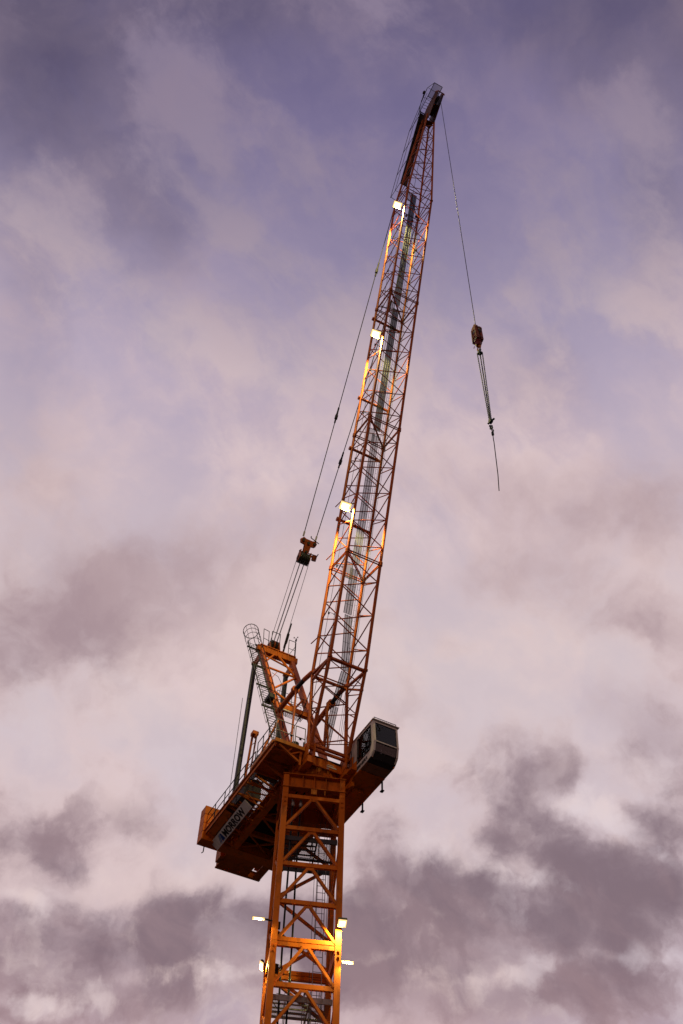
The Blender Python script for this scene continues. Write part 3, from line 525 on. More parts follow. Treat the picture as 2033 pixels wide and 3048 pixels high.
# boom back-stop tubes
for s in (-1,1):
    bs=one(lambda b:(b.tube((-2.0,s*0.92,32.95),(-0.35,s*0.89,32.95),0.115,14),b.tube((-0.38,s*0.89,32.95),(-0.22,s*0.885,32.95),0.18,16),b.tube((0.55,s*0.86,32.9),(1.22,s*0.84,32.75),0.105,14)),'back_stop',RUSTY,AF)
    b=MB(); b.tube((-0.25,s*0.885,32.95),(0.6,s*0.86,32.9),0.10,14); sub(b,'piston_sleeve',DARKS,bs,AF)
# ladder with cage up the left leg
ld=one(lambda b:[b.bar(leg_pt(-1,30.3)+V((0,dy,0)),leg_pt(-1,39.9)+V((0,dy,0)),0.03,0.05,up=(0,1,0)) for dy in (-0.20,-0.68)],'ladder',GREYP,AF)
b=MB(); z=30.3
while z<39.8:
    b.tube(leg_pt(-1,z)+V((0,-0.20,0)),leg_pt(-1,z)+V((0,-0.68,0)),0.013,5); z+=0.235
sub(b,'rungs',DARKS,ld,AF)
b=MB(); dirl=(leg_pt(-1,40)-leg_pt(-1,39)).normalized(); out=V((1,0,0)).cross(dirl); nf=V((dirl.z,0,-dirl.x)).normalized()
def cage_pt(z,a): c=leg_pt(-1,z)+V((0,-0.44,0)); return c+nf*(0.14+0.40*math.sin(a))+V((0,1,0))*(-0.40*math.cos(a))
rings=[41.0,40.5,40.0]+[39.3-0.78*i for i in range(11)]
for zr in rings:
    b.path([cage_pt(zr,R(-15+21*i)) for i in range(11)],0.014,5)
b.path([cage_pt(41.0,R(-15+21*i)) for i in range(18)],0.02,5)
for a in (-15,25,60,90,120,155,195): b.path([cage_pt(z,R(a)) for z in (41.0,36.0,31.6)],0.011,4)
for a in (225,270,315): b.path([cage_pt(z,R(a)) for z in (41.0,40.0)],0.011,4)
sub(b,'safety_cage',DARKS,ld,AF)
b=MB()
for z in (39.2,37.2,35.2,33.2): b.bar(leg_pt(-1,z)+V((0,-0.80,0)),leg_pt(-1,z)+V((0,-0.1,0)),0.08,0.05)
sub(b,'ladder_bracket',DARKS,ld,AF)
# top landing railings, rope guard, antenna frame
one(lambda b:(b.path([(-5.0,-0.78,39.5),(-5.05,-0.82,40.9),(-5.05,-0.52,40.85),(-5.0,-0.5,39.5)],0.018,5),b.tube((-5.0,-0.8,40.2),(-5.0,-0.3,40.1),0.016,5),b.path([(-5.1,-0.32,39.9),(-5.1,-0.32,41.0),(-5.1,0.14,41.0),(-5.1,0.14,39.9)],0.02,5)),'hand_rail',DARKS,AF)
one(lambda b:(b.path([(-5.0,0.62,39.5),(-5.0,0.62,40.75),(-5.0,0.98,40.75),(-5.0,0.98,39.5)],0.018,5),b.tube((-5.0,0.62,40.15),(-5.0,0.98,40.15),0.014,5),b.tube((-5.0,0.62,39.6),(-5.0,0.98,40.4),0.014,5)),'rail_post_frame',DARKS,AF)
AN=thing('anemometer','small cup anemometer on a thin mast at the right end of the A-frame head','anemometer',(-5.0,1.0,39.5))
one(lambda b:(b.tube((-5.0,1.0,39.5),(-5.0,1.0,40.7),0.035,8),b.tube((-5.0,1.0,40.7),(-5.0,1.0,41.05),0.02,8),b.tube((-5.0,1.0,40.85),(-5.0,1.0,40.92),0.05,8)),'mast',GREYP,AN)
one(lambda b:[(b.tube((-5.0,1.0,41.05),(-5.0+0.11*math.cos(a),1.0+0.11*math.sin(a),41.05),0.006,4),b.tube((-5.0+0.11*math.cos(a)-0.0,1.0+0.11*math.sin(a),41.02),(-5.0+0.11*math.cos(a),1.0+0.11*math.sin(a),41.08),0.028,8)) for a in (0.4,2.5,4.6)],'wind_cup',DARKS,AN)
# luffing sheaves on the head
def sheave(b,c,ax,r,w=0.05):
    a=V(ax).normalized(); c=V(c); b.disc(c,a,r*0.86,w*0.7,24); b.disc(c+a*w*0.5,a,r,0.012,24); b.disc(c-a*w*0.5,a,r,0.012,24)
SH_=thing('luffing_sheave_block','orange block of rope sheaves mounted on top of the A-frame head beam','sheave block',(-5.2,0,39.6))
for i,y in enumerate((-0.28,-0.16,-0.04,0.08)):
    b=MB(); sheave(b,(-5.3,y,40.1),(0,1,0),0.36,0.05); build(b,'sheave',RUSTY if i%2 else DARKS,SH_)
one(lambda b:[b.poly([(-5.65,y,39.55),(-4.95,y,39.55),(-5.1,y,40.25),(-5.45,y,40.35)],0.03,(0,1,0)) for y in (-0.37,0.16)],'side_plate',RUSTY,SH_)
one(lambda b:b.tube((-5.3,-0.42,40.1),(-5.3,0.22,40.1),0.06,10),'axle',DARKS,SH_)
# ============================================================ boom
A=V((0.2384,0,0.9712)); Nn=V((-0.9712,0,0.2384)); F1=V((2.88,0,32.25))
def J(s,off,l): p=F1+A*s+Nn*off; return V((p.x,l,p.z))
BM=thing('luffing_boom','tall orange lattice boom luffed steeply up into the sky with a grey walkway inside','crane boom',(1.45,0,28.64))
W2=0.835; DP=1.66
SEC=[(0,5.6),(5.6,14.0),(14.0,23.8),(23.8,33.6)]
FOOT=V((1.45,0,28.66)); FB=V((1.30,0,28.80))
def y_(p,l): return V((p.x,l,p.z))
for s in (-1,1):
    for off in (0,DP):
        for i,(a,b2) in enumerate(SEC):
            r=(0.072,0.070,0.067,0.064)[i]
            def fn(b):
                b.tube(J(a+0.02,off,s*W2),J(b2-0.02,off,s*W2),r,12)
                b.tube(J(b2-0.10,off,s*W2),J(b2-0.02,off,s*W2),r*1.45,12); b.tube(J(a+0.02,off,s*W2),J(a+0.10,off,s*W2),r*1.45,12)
            build((lambda m:(fn(m),m)[1])(MB()),'chord',RUSTY,BM,smooth=False)
    one(lambda b:b.tube(y_(FOOT,s*W2),J(0,0,s*W2),0.085,12,0.068),'chord',RUSTY,BM)
    one(lambda b:b.tube(y_(FB,s*W2),J(0,DP,s*W2),0.085,12,0.068),'chord',RUSTY,BM)
    one(lambda b:b.tube(J(33.62,0,s*W2),J(42.8,0.15,s*0.25),0.062,12),'chord',RUSTY,BM)
    one(lambda b:b.tube(J(33.62,DP,s*W2),J(43.0,0.85,s*0.25),0.062,12),'chord',RUSTY,BM)
# lacing: zigzag tubes on all four faces
LC=[]
def lace(a0,a1,b0,b1,n,r,e=0.02):
    a0,a1,b0,b1=map(V,(a0,a1,b0,b1))
    A_=[a0+(a1-a0)*((k+e*n)/n if k==0 else k/n) for k in range(n)]; B_=[b0+(b1-b0)*((k+0.5)/n) for k in range(n)]
    for k in range(n):
        LC.append((A_[k],B_[k],r)); nxt=A_[k+1] if k+1<n else a0+(a1-a0)*(1-e); LC.append((B_[k],nxt,r))
for i,(a,b2) in enumerate(SEC):
    n=(3,5,6,6)[i]; r=(0.028,0.026,0.025,0.024)[i]
    a_=a+0.12; b_=b2-0.12
    lace(J(a_,0,-W2),J(b_,0,-W2),J(a_,0,W2),J(b_,0,W2),n,r)           # front (under) face
    lace(J(a_,DP,-W2),J(b_,DP,-W2),J(a_,DP,W2),J(b_,DP,W2),n,r)       # rear face
    lace(J(a_,0,-W2),J(b_,0,-W2),J(a_,DP,-W2),J(b_,DP,-W2),n,r)       # left face
    lace(J(a_,DP,W2),J(b_,DP,W2),J(a_,0,W2),J(b_,0,W2),n,r)           # right face
    for ss in (a+0.06,b2-0.06):
        for o1,l1,o2,l2 in ((0,-W2,0,W2),(DP,-W2,DP,W2),(0,-W2,DP,-W2),(0,W2,DP,W2)): LC.append((J(ss,o1,l1),J(ss,o2,l2),r*1.15))
        if i>0 or ss>5: LC.append((J(ss,0,-W2),J(ss,DP,W2),r))
T0,T1=33.75,42.6
def tp(s,off0,sg):
    k=(s-33.62)/(42.8-33.62); return J(s,(off0+( (0.15 if off0==0 else 0.85)-off0)*k),sg*(W2+(0.25-W2)*k))
nt=6
for (o1,g1,o2,g2) in ((0,-1,0,1),(DP,-1,DP,1),(0,-1,DP,-1),(DP,1,0,1)):
    for k in range(nt):
        s0=T0+(T1-T0)*k/nt; s1=T0+(T1-T0)*(k+0.5)/nt; s2=T0+(T1-T0)*(k+1)/nt
        LC.append((tp(s0,o1,g1),tp(s1,o2,g2),0.023)); LC.append((tp(s1,o2,g2),tp(s2,o1,g1),0.023))
# foot section
lace(J(0,0,-W2),y_(FOOT,-W2),J(0,0,W2),y_(FOOT,W2),3,0.022)
lace(J(0,DP,-W2),y_(FB,-W2),J(0,DP,W2),y_(FB,W2),2,0.03)
for s in (-1,1): lace(J(0,0,s*W2),y_(FOOT+V((0.25,0,0.7)),s*W2),J(0,DP,s*W2),y_(FB+V((0,0,0.9)),s*W2),3,0.024)
members(LC,'lacing_tube',RUSTY,BM,lambda b,it:b.tube(it[0],it[1],it[2],7))
# heavy kink frame and foot beams
kf=[(J(0,0,-W2),J(0,0,W2),0.13,0.10),(J(-0.1,DP,-W2),J(-0.1,DP,W2),0.11,0.09),(J(0,0,-W2),J(0.0,DP,-W2),0.10,0.09),(J(0,0,W2),J(0.0,DP,W2),0.10,0.09),(J(-0.9,0,W2),J(-0.1,DP,W2),0.08,0.08),(J(0,0,-W2),J(-0.35,DP,-W2),0.08,0.10)]
kf+=[((1.52,-0.84,28.72),(1.52,0.84,28.72),0.10,0.12),((1.50,-0.84,28.52),(1.50,0.84,28.52),0.10,0.10),((1.34,-0.8,29.6),(1.34,-0.2,29.1),0.08,0.08),((1.35,0,28.8),(1.15,0,31.2),0.06,0.06),((0.95,-0.4,28.5),(1.32,-0.75,30.2),0.12,0.14),((1.35,-0.1,31.3),(1.2,-0.1,28.9),0.09,0.09)]
members(kf,'frame_beam',RUSTY,BM,mk_bar)
members([(J(s,DP+0.05,-W2),J(s,DP+0.05,W2),0.07) for s in (8.5,13.1,16.7,23.0)],'roller_tube',RUSTY,BM,lambda b,it:(b.tube(it[0],it[1],it[2],10),b.tube(V(it[0])+V((0,-0.14,0)),V(it[0])+V((0,0.0,0)),0.11,10)))
# stand-off bars on the rear left chord
for s,ln in ((1.9,0.5),(6.5,0.5),(9.75,0.55)):
    one(lambda b:(b.tube(J(s,DP,-W2),J(s-0.18,DP+ln,-W2-0.12),0.025,7),b.tube(J(s-0.06,DP,-W2),J(s+0.06,DP,-W2),0.085,10)),'stand_off_bar',RUSTY,BM)
# inner walkway: stringers, rungs and expanded mesh
def walkway(s0,s1,off0,off1,l0,l1,name='inner_walkway',w=0.17):
    p=J(s0,off0,(l0+l1)/2); 
    o=one(lambda b:[b.tube(J(s0,off0,l),J(s1,off1,l),0.014,5) for l in (l0,(l0*2+l1)/3,(l0+2*l1)/3,l1)],name,BLACKM,BM)
    b=MB(); n=max(1,int((s1-s0)/2.0)); 
    for k in range(n):
        a=J(s0+(s1-s0)*k/n,off0+(off1-off0)*k/n,l0); c=J(s0+(s1-s0)*(k+1)/n,off0+(off1-off0)*(k+1)/n,l0); b.sheet(a,c-a,(0,l1-l0,0))
    sub(b,'mesh_floor',WALKD if s0>13 else WALKM,o,BM)
    b=MB(); s=s0
    while s<s1: k=(s-s0)/(s1-s0); o_=off0+(off1-off0)*k; b.tube(J(s,o_,l0),J(s,o_,l1),0.008,4); s+=0.5
    sub(b,'floor_ribs',BLACKM,o,BM)
for a,b2 in ((3.0,5.45),(5.75,13.85),(14.15,23.6),(23.95,34.6)): walkway(a,b2,0.86,0.86,-0.20,0.17)
walkway(-0.1,2.95,0.35,0.86,-0.12,0.22); walkway(-1.5,-0.15,0.85,0.36,-0.08,0.24); walkway(-3.3,-1.55,1.2,0.87,-0.06,0.24)
# cable ladder tray beside the walkway
one(lambda b:([b.tube(J(0.2,0.95,l),J(34,0.95,l),0.009,4) for l in (0.30,0.42)],[b.tube(J(0.3+0.28*k,0.95,0.30),J(0.3+0.28*k,0.95,0.42),0.006,4) for k in range(120)]),'cable_tray',BLACKM,BM)
one(lambda b:[b.path([J(-3+0.8*k,1.0+0.02*math.sin(k*1.3+i),0.5+0.09*i+0.015*math.sin(k*0.9+i*2)) for k in range(46)],0.008,4) for i in range(3)],'power_cable',RUBBER,BM)
# small access hatches at the section joints
for s in (5.6,14.0,23.8,34.3):
    b=MB(); b.sheet(J(s-0.95,0.62,-0.52),J(s-0.1,0.62,-0.52)-J(s-0.95,0.62,-0.52),(0,0.30,0)); h=build(b,'mesh_hatch',PANELM,BM)
    b=MB(); b.path([J(s-0.95,0.62,-0.52),J(s-0.1,0.62,-0.52),J(s-0.1,0.62,-0.22),J(s-0.95,0.62,-0.22)],0.016,5,True); sub(b,'hatch_frame',DARKS,h,BM)
# rope guides
for s in (3.0,5.6,9.0,12.2,15.4,18.6,20.6,23.8,27.0,30.2): one(lambda b:(b.ring(J(s,1.25,-0.45),A,0.05,0.012,10,4),b.tube(J(s,1.25,-0.45),J(s,1.25,-0.78),0.012,4),b.box(J(s,1.33,-0.70)-V((.03,.03,.05)),J(s,1.33,-0.70)+V((.03,.03,.05)))),'rope_guide',DARKS,BM)
one(lambda b:[b.box(J(s,0.75,l)-V((.06,.05,.08)),J(s,0.75,l)+V((.06,.05,.08))) for s,l in ((29.0,0.5),(31.8,0.1),(32.0,-0.35),(32.4,0.3),(29.3,0.62))],'control_box',DARKS,BM)
# head: cheek plates, sheaves
for s in (-1,1):
    one(lambda b:b.poly([J(42.1,-0.1,s*0.24),J(43.9,-0.95,s*0.2),J(44.7,-0.55,s*0.2),J(44.1,0.5,s*0.22),J(43.2,1.05,s*0.25),J(42.2,0.95,s*0.27)],0.04,(0,1,0)),'head_plate',HEADP,BM)
one(lambda b:(b.bar(J(42.3,0.5,-0.25),J(42.3,0.5,0.25),0.4,0.1),b.bar(J(43.3,0.0,-0.2),J(43.3,0.0,0.2),0.9,0.06,up=tuple(A))),'head_web',HEADP,BM)
for o_,r_,s_ in ((-0.62,0.30,43.55),(0.35,0.3,43.9)):
    b=MB(); sheave(b,J(s_,o_,-0.05),(0,1,0),r_,0.06); build(b,'head_sheave',DARKS,BM)
one(lambda b:(b.bar(J(44.55,-0.55,-0.22),J(44.0,-1.0,-0.22),0.07,0.06),b.bar(J(44.6,-0.6,0.22),J(43.8,-1.05,0.22),0.07,0.06),b.tube(J(44.0,-0.98,-0.24),J(44.0,-0.98,0.24),0.04,8)),'rope_keeper',RUSTY,BM)
# top walkway on the rear face with plates and tall railing
wp=one(lambda b:([b.bar(J(36.9+0.94*k,2.04-1.38*k/7,-0.62),J(36.9+0.94*k,2.04-1.38*k/7,-0.06),0.06,0.06) for k in range(8)],b.bar(J(36.9,2.0,-0.60),J(43.5,0.62,-0.60),0.04,0.08),b.bar(J(36.9,2.0,-0.08),J(43.5,0.62,-0.08),0.04,0.08)),'top_walkway',DARKS,BM)
b=MB(); 
b.poly([J(36.95,2.09,-0.58),J(43.45,0.71,-0.58),J(43.45,0.71,-0.10),J(36.95,2.09,-0.10)],0.012); sub(b,'floor_plate',GREYP,wp,BM)
rp=[(36.9,2.04),(38.9,1.62),(41.0,1.18),(43.0,0.77)]
def rl(b):
    top=[J(s-0.25,o+1.15,-0.66) for s,o in rp]; mid=[J(s-0.12,o+0.6,-0.64) for s,o in rp]
    for (s,o),t_ in zip(rp,top): b.tube(J(s,o,-0.62),t_,0.018,5)
    b.path(top+[J(45.5,0.1,-0.62)],0.018,5); b.path(mid+[J(44.9,0.0,-0.6)],0.014,5)
one(rl,'hand_rail',DARKS,BM)
one(lambda b:(b.path([J(36.7,3.15,-0.66),J(36.5,3.1,-0.2),J(36.9,2.0,-0.1)],0.018,5),b.tube(J(36.75,2.6,-0.64),J(36.7,2.55,-0.15),0.014,5)),'hand_rail',DARKS,BM)
# tip cage with mesh floor and rungs
tpp=one(lambda b:(b.path([J(44.66,-1.01,-0.6),J(44.15,-0.2,-0.6),J(44.15,-0.2,0.0),J(44.66,-1.01,0.02)],0.024,5,True),b.path([J(45.6,0.05,-0.62),J(44.66,-1.01,-0.6)],0.02,5),b.tube(J(44.15,-0.2,-0.6),J(43.6,0.8,-0.6),0.022,5),b.tube(J(44.66,-1.01,0.02),J(43.9,0.6,0.02),0.022,5),b.tube(J(45.2,-0.2,-0.62),J(44.4,-0.6,0.0),0.014,5),b.tube(J(44.9,0.4,-0.62),J(44.15,-0.2,0.0),0.014,5),b.tube(J(45.6,0.05,-0.62),J(45.0,0.75,-0.62),0.02,5),b.tube(J(45.0,0.75,-0.62),J(43.3,0.85,-0.62),0.018,5)),'tip_cage',DARKS,BM)
b=MB(); b.sheet(J(44.66,-1.01,-0.6),J(44.15,-0.2,-0.6)-J(44.66,-1.01,-0.6),(0,0.61,0)); sub(b,'mesh_floor',PANELM,tpp,BM)
b=MB()
for k in range(5): q=k/5; b.tube(J(44.15-0.5*q,-0.2+0.85*q,-0.6),J(44.15-0.3*q,-0.2+0.85*q,0.0),0.014,5)
sub(b,'rungs',DARKS,tpp,BM)
AL=thing('aviation_beacon','small round aircraft warning beacon on a rod at the boom tip','beacon',tuple(J(44.0,0.8,-0.62)))
one(lambda b:b.tube(J(44.0,0.8,-0.64),J(45.45,0.42,-0.66),0.018,6),'rod',DARKS,AL)
one(lambda b:(b.tube(J(45.4,0.42,-0.66),J(45.55,0.40,-0.66),0.09,14,0.10),b.tube(J(45.55,0.40,-0.66),J(45.68,0.38,-0.66),0.10,14,0.04)),'lens',DARKS,AL)
# boom floodlights
for s,o_,lab,w_ in ((31.75,0.22,'topmost of the three lit floodlights on the left side of the boom',3800),(20.0,0.12,'middle of the three lit floodlights on the left side of the boom',3800),(8.1,0.18,'lowest of the three lit floodlights on the left side of the boom',2700)):
    c=J(s,o_,-1.24); base=J(s+0.25,0.0,-0.86); n=V((0.30,-0.20,-0.80)).normalized(); pu=V((0.15,1,0)); pu=(pu-n*pu.dot(n)).normalized(); pv=n.cross(pu)
    floodlight(lab,tuple(base),tuple(c-n*0.14),tuple(c),tuple(pu*0.50),tuple(pv*0.38),tuple(n),w_,MC,aim=tuple(-A*1.0+V((0,0.06,0))))
# ============================================================ pendants, luffing block, ropes
def at(p,q,t): return V(p)+(V(q)-V(p))*t
BLK=(-2.25,0,44.85)
for s,lab,t1 in ((-1,'left steel pendant rope from the luffing block to the boom, with a black socket joint',(0.335,0.80)),(1,'right steel pendant rope from the luffing block to the boom, with a black socket joint',(0.325,0.80))):
    a=V((-1.98,s*0.36,45.45)); e=J(33.6,DP+0.1,s*W2)
    t=thing('pendant_rope',lab,'pendant rope',tuple(a),group='boom pendant ropes')
    one(lambda b:b.tube(a,e,0.024,7),'rope',ROPE,t)
    for tt in ([0.335,0.79] if s<0 else [0.225,0.7]) :
        one(lambda b:(b.tube(at(a,e,tt-0.022),at(a,e,tt-0.009),0.05,8),b.tube(at(a,e,tt-0.010),at(a,e,tt+0.010),0.085,8,0.05),b.bar(at(a,e,tt-0.012),at(a,e,tt),0.16,0.07),b.tube(at(a,e,tt+0.009),at(a,e,tt+0.022),0.05,8)),'socket_joint',DARKS,t)
    one(lambda b:b.tube(at(a,e,0.0),at(a,e,0.012),0.05,8),'end_socket',GALV,t)
LB=thing('luffing_block','rusty orange luffing block with a two-ended yoke plate and rope sheaves hanging behind the boom','pulley block',(-2.3,0,44.4))
dn=(V((-5.25,0,40.2))-V((-2.1,0,45.3))).normalized(); bx=V((0,1,0)); nb=dn.cross(bx)
c0=V((-2.08,0,45.2))
def BP(x,d,n=0): return c0+bx*x+dn*d+nb*n
one(lambda b:[b.poly([BP(-0.52,-0.12,n),BP(-0.38,-0.26,n),BP(-0.2,-0.2,n),BP(0.2,-0.2,n),BP(0.38,-0.26,n),BP(0.52,-0.12,n),BP(0.46,0.1,n),BP(0.2,0.14,n),BP(0.17,0.62,n),BP(-0.17,0.62,n),BP(-0.2,0.14,n),BP(-0.46,0.1,n)],0.04,tuple(nb)) for n in (-0.09,0.09)],'yoke_plate',BLOCKM,LB)
one(lambda b:[b.tube(BP(x,y,-0.16),BP(x,y,0.16),r,12) for x,y,r in ((-0.36,-0.08,0.08),(0.36,-0.08,0.08),(0,0.0,0.09),(0,0.55,0.07))],'pin',DARKS,LB)
for x in (-0.24,-0.12,0.0,0.12,0.24):
    b=MB(); sheave(b,BP(x,0.95),(0,1,0),0.33,0.05); build(b,'sheave',DARKS,LB)
one(lambda b:[b.poly([BP(x,0.5,-0.14),BP(x,0.5,0.14),BP(x,1.0,0.30),BP(x,1.25,0.1),BP(x,1.25,-0.1),BP(x,1.0,-0.30)],0.03,(0,1,0)) for x in (-0.33,0.33)],'side_plate',BLOCKM,LB)
one(lambda b:(b.tube(BP(-0.4,0.95),BP(0.4,0.95),0.07,10),b.path([BP(-0.36,0.95),BP(-0.36,1.3),BP(0.36,1.3),BP(0.36,0.95)],0.02,6)),'sheave_axle',DARKS,LB)
one(lambda b:b.path([BP(-0.42,0.62,0.05),BP(0.75,0.52,0.05),BP(0.78,0.38,0.05)],0.03,6),'guard_bar',DARKS,LB)
one(lambda b:b.path([BP(0.03,-0.46,0.1),BP(0.05,-0.36,0.1),BP(0.62,-0.2,0.1)],0.03,6),'guard_bar',DARKS,LB)
one(lambda b:(b.tube(BP(0.62,0.55),BP(0.62,0.85),0.15,14),b.bar(BP(0.2,0.66),BP(0.6,0.66),0.1,0.08)),'buffer',BLOCKM,LB)
LB.scale=(0.9,0.9,0.95)
LR=thing('luffing_ropes','bundle of six thin parallel luffing ropes between the pulley block and the A-frame head','wire ropes',(-5.3,0,40.2))
for i in range(6):
    y=-0.30+0.12*i
    one(lambda b:b.tube(BP(y*0.95,0.95,0.30 if i%2 else -0.2),(-5.3 + (0.25 if i%2 else -0.25),-0.30+0.078*i if i<5 else 0.34,40.1),0.013,6),'rope',ROPE,LR)
one(lambda b:(b.tube((-5.0,0.33,39.7),(-4.75,0.33,40.15),0.05,8),b.tube((-4.75,0.33,40.15),(-4.5,0.33,40.6),0.075,8),b.tube((-4.5,0.33,40.6),(-4.2,0.33,41.1),0.035,8)),'rope_anchor',DARKS,LR)
# long ropes running up inside the boom to the head
HR=thing('hoist_rope','long thin hoist rope running up the boom and down to the hook block','wire rope',(0.9,-0.3,28.9))
one(lambda b:(b.tube((0.4,-0.35,28.9),J(2,1.25,-0.42),0.013,5),b.tube(J(2,1.25,-0.42),J(43.9,0.6,-0.06),0.013,5)),'inner_run',ROPE,HR)
one(lambda b:b.tube((14.17,-0.03,73.7),(14.17,0,42.95),0.017,6),'hanging_run',ROPE,HR)
TR=thing('trolley_rope','pair of thin tie ropes running up the left side inside the boom','wire rope',(0.9,-0.6,28.9))
one(lambda b:(b.tube((0.2,-0.55,28.9),J(33,1.35,-0.62),0.010,5),b.tube((0.1,-0.2,28.9),J(33,1.1,-0.5),0.010,5)),'rope',ROPE,TR)
# slack black cable between A-frame and boom foot
SC=thing('slack_cable','slack black cable looping between the A-frame and the boom foot','cable',(0.9,-0.8,30.4))
pts=[V((1.25,-0.8,33.0)),V((1.0,-0.75,32.0)),V((0.5,-0.85,31.0)),V((-0.2,-1.0,30.45)),V((-0.75,-1.0,30.6)),V((-1.1,-0.95,31.2)),V((-1.4,-0.9,32.0))]
one(lambda b:b.path(pts,0.02,6),'cable_run',RUBBER,SC)
for (p,q) in (((-4.0,-1.9,34.9),(-4.2,-1.9,28.6)),):
    DL=thing('drop_rope','thin dark rope hanging from the caged ladder down to the left walkway','wire rope',q)
    one(lambda b:b.tube(p,q,0.012,5),'rope_run',ROPE,DL)
# inclined orange tie bars from A-frame to deck
TB=thing('tie_bar','thin dark orange raking tie bars from the A-frame down to the walkway corner','tie bar',(-1.9,-2.1,28.5))
one(lambda b:(b.bar(leg_pt(-1,32.2)+V((0.1,-0.15,0)),(-1.9,-2.1,28.5),0.09,0.09)),'tie_rod',RUSTY,TB)
one(lambda b:(b.bar((-0.15,-0.9,33.1),(0.35,-1.2,28.6),0.07,0.07)),'tie_rod',RUSTY,TB)
# ============================================================ hook block, slings, tag line
HB=thing('hook_block','rusty orange slab-sided hook block hanging from the hoist rope','hook block',(14.17,0,42.95))
hz=42.2
for s in (-1,1):
    one(lambda b:(b.poly([(13.93,s*0.115,hz-0.60),(14.42,s*0.115,hz-0.60),(14.40,s*0.115,hz+0.52),(14.27,s*0.115,hz+0.72),(14.05,s*0.115,hz+0.62),(13.95,s*0.115,hz+0.48)],0.13,(0,1,0)),b.bar((13.99,s*0.20,hz-0.52),(14.01,s*0.20,hz+0.42),0.05,0.03,up=(0,1,0)),b.bar((14.35,s*0.20,hz-0.52),(14.33,s*0.20,hz+0.46),0.05,0.03,up=(0,1,0)),b.bar((14.0,s*0.20,hz-0.3),(14.34,s*0.20,hz-0.3),0.03,0.03,up=(0,1,0)),[b.tube((u,s*0.18,hz+z),(u,s*0.215,hz+z),0.03,8) for u,z in ((14.17,0.3),(14.08,-0.45),(14.27,-0.45))]),'cheek_weight',BLOCKM,HB)
    one(lambda b:b.box((14.06,s*0.184-0.006,hz+0.0),(14.28,s*0.184+0.006,hz+0.18)),'dark_stencil_patch',BLACKP,HB)
one(lambda b:(b.box((14.40,-0.17,hz-0.50),(14.43,0.17,hz-0.42)),b.box((14.40,-0.17,hz+0.30),(14.43,0.17,hz+0.38)),b.box((14.425,-0.10,hz-0.02),(14.432,0.08,hz+0.16))),'front_strap',HEADP,HB)
one(lambda b:(b.tube((14.17,-0.10,hz+0.1),(14.17,0.10,hz+0.1),0.28,20),b.bar((14.17,-0.2,hz-0.55),(14.17,0.2,hz-0.55),0.35,0.12)),'sheave',DARKS,HB)
one(lambda b:(b.tube((14.17,0,hz-0.72),(14.17,0,hz-0.62),0.20,16),b.tube((14.17,0,hz-0.95),(14.17,0,hz-0.72),0.13,16,0.18)),'swivel',mat('dark_red_paint',(0.16,0.02,0.02),0.5,0,0.15),HB)
one(lambda b:(b.ring((14.17,0,hz-1.15),(0,1,0),0.14,0.035,14,7),b.tube((14.17,0,hz-0.95),(14.17,0,hz-1.05),0.05,8),b.ring((13.93,-0.1,hz-0.85),(0,1,0),0.06,0.01,8,4)),'hook',YELLOW,HB)
HB.scale=(0.84,0.84,0.97)
CS=thing('chain_sling','four-leg dark green chain sling hanging from the hook and gathered at its lower hooks','chain sling',(14.17,0,hz-1.2))
one(lambda b:(b.ring((14.17,0,hz-1.35),(0,1,0),0.10,0.025,12,6),b.box((14.08,-0.09,hz-1.55),(14.26,0.09,hz-1.47))),'master_link',CHAIN,CS)
for i,(dx,dy) in enumerate(((-0.08,-0.07),(0.08,-0.06),(-0.07,0.07),(0.07,0.08))):
    b=MB(); top=V((14.17+dx,dy,hz-1.5)); bot=V((14.18+dx*0.35,dy*0.35,35.62)); L=(top-bot).length; n=int(L/0.075); d=(bot-top)/n
    for k in range(n):
        c=top+d*(k+0.5); w=V((0.022,0,0)) if k%2 else V((0,0.022,0))
        b.bar(c-w-d*0.42,c-w+d*0.42,0.014,0.014); b.bar(c+w-d*0.42,c+w+d*0.42,0.014,0.014); b.bar(c-w-d*.4,c+w-d*.4,0.014,0.014); b.bar(c-w+d*.4,c+w+d*.4,0.014,0.014)
    build(b,'chain_leg',CHAIN,CS)
one(lambda b:(b.tube((14.02,0,35.60),(14.36,0.05,35.55),0.04,8),b.box((14.12,-0.06,35.46),(14.26,0.06,35.64)),b.ring((14.17,0,35.17),(0,1,0),0.075,0.022,12,6),b.ring((14.21,0,34.95),(1,0.2,0),0.07,0.02,12,6),b.ring((14.13,0.03,35.28),(1,0,0),0.07,0.025,12,6),b.tube((14.2,0,34.8),(14.2,0,34.62),0.05,8)),'hook_cluster',CHAIN,CS)
TL=thing('tag_line','thin dark tag line hanging straight down from the chain sling hooks','tag line',(14.2,0,34.7))
one(lambda b:b.path([(14.2,0,34.7),(14.19,0,34.3),(14.2,0,34.2),(14.17,0,33.2),(14.14,0,32.2),(14.07,0,31.35)],0.018,6),'line',ROPE,TL)
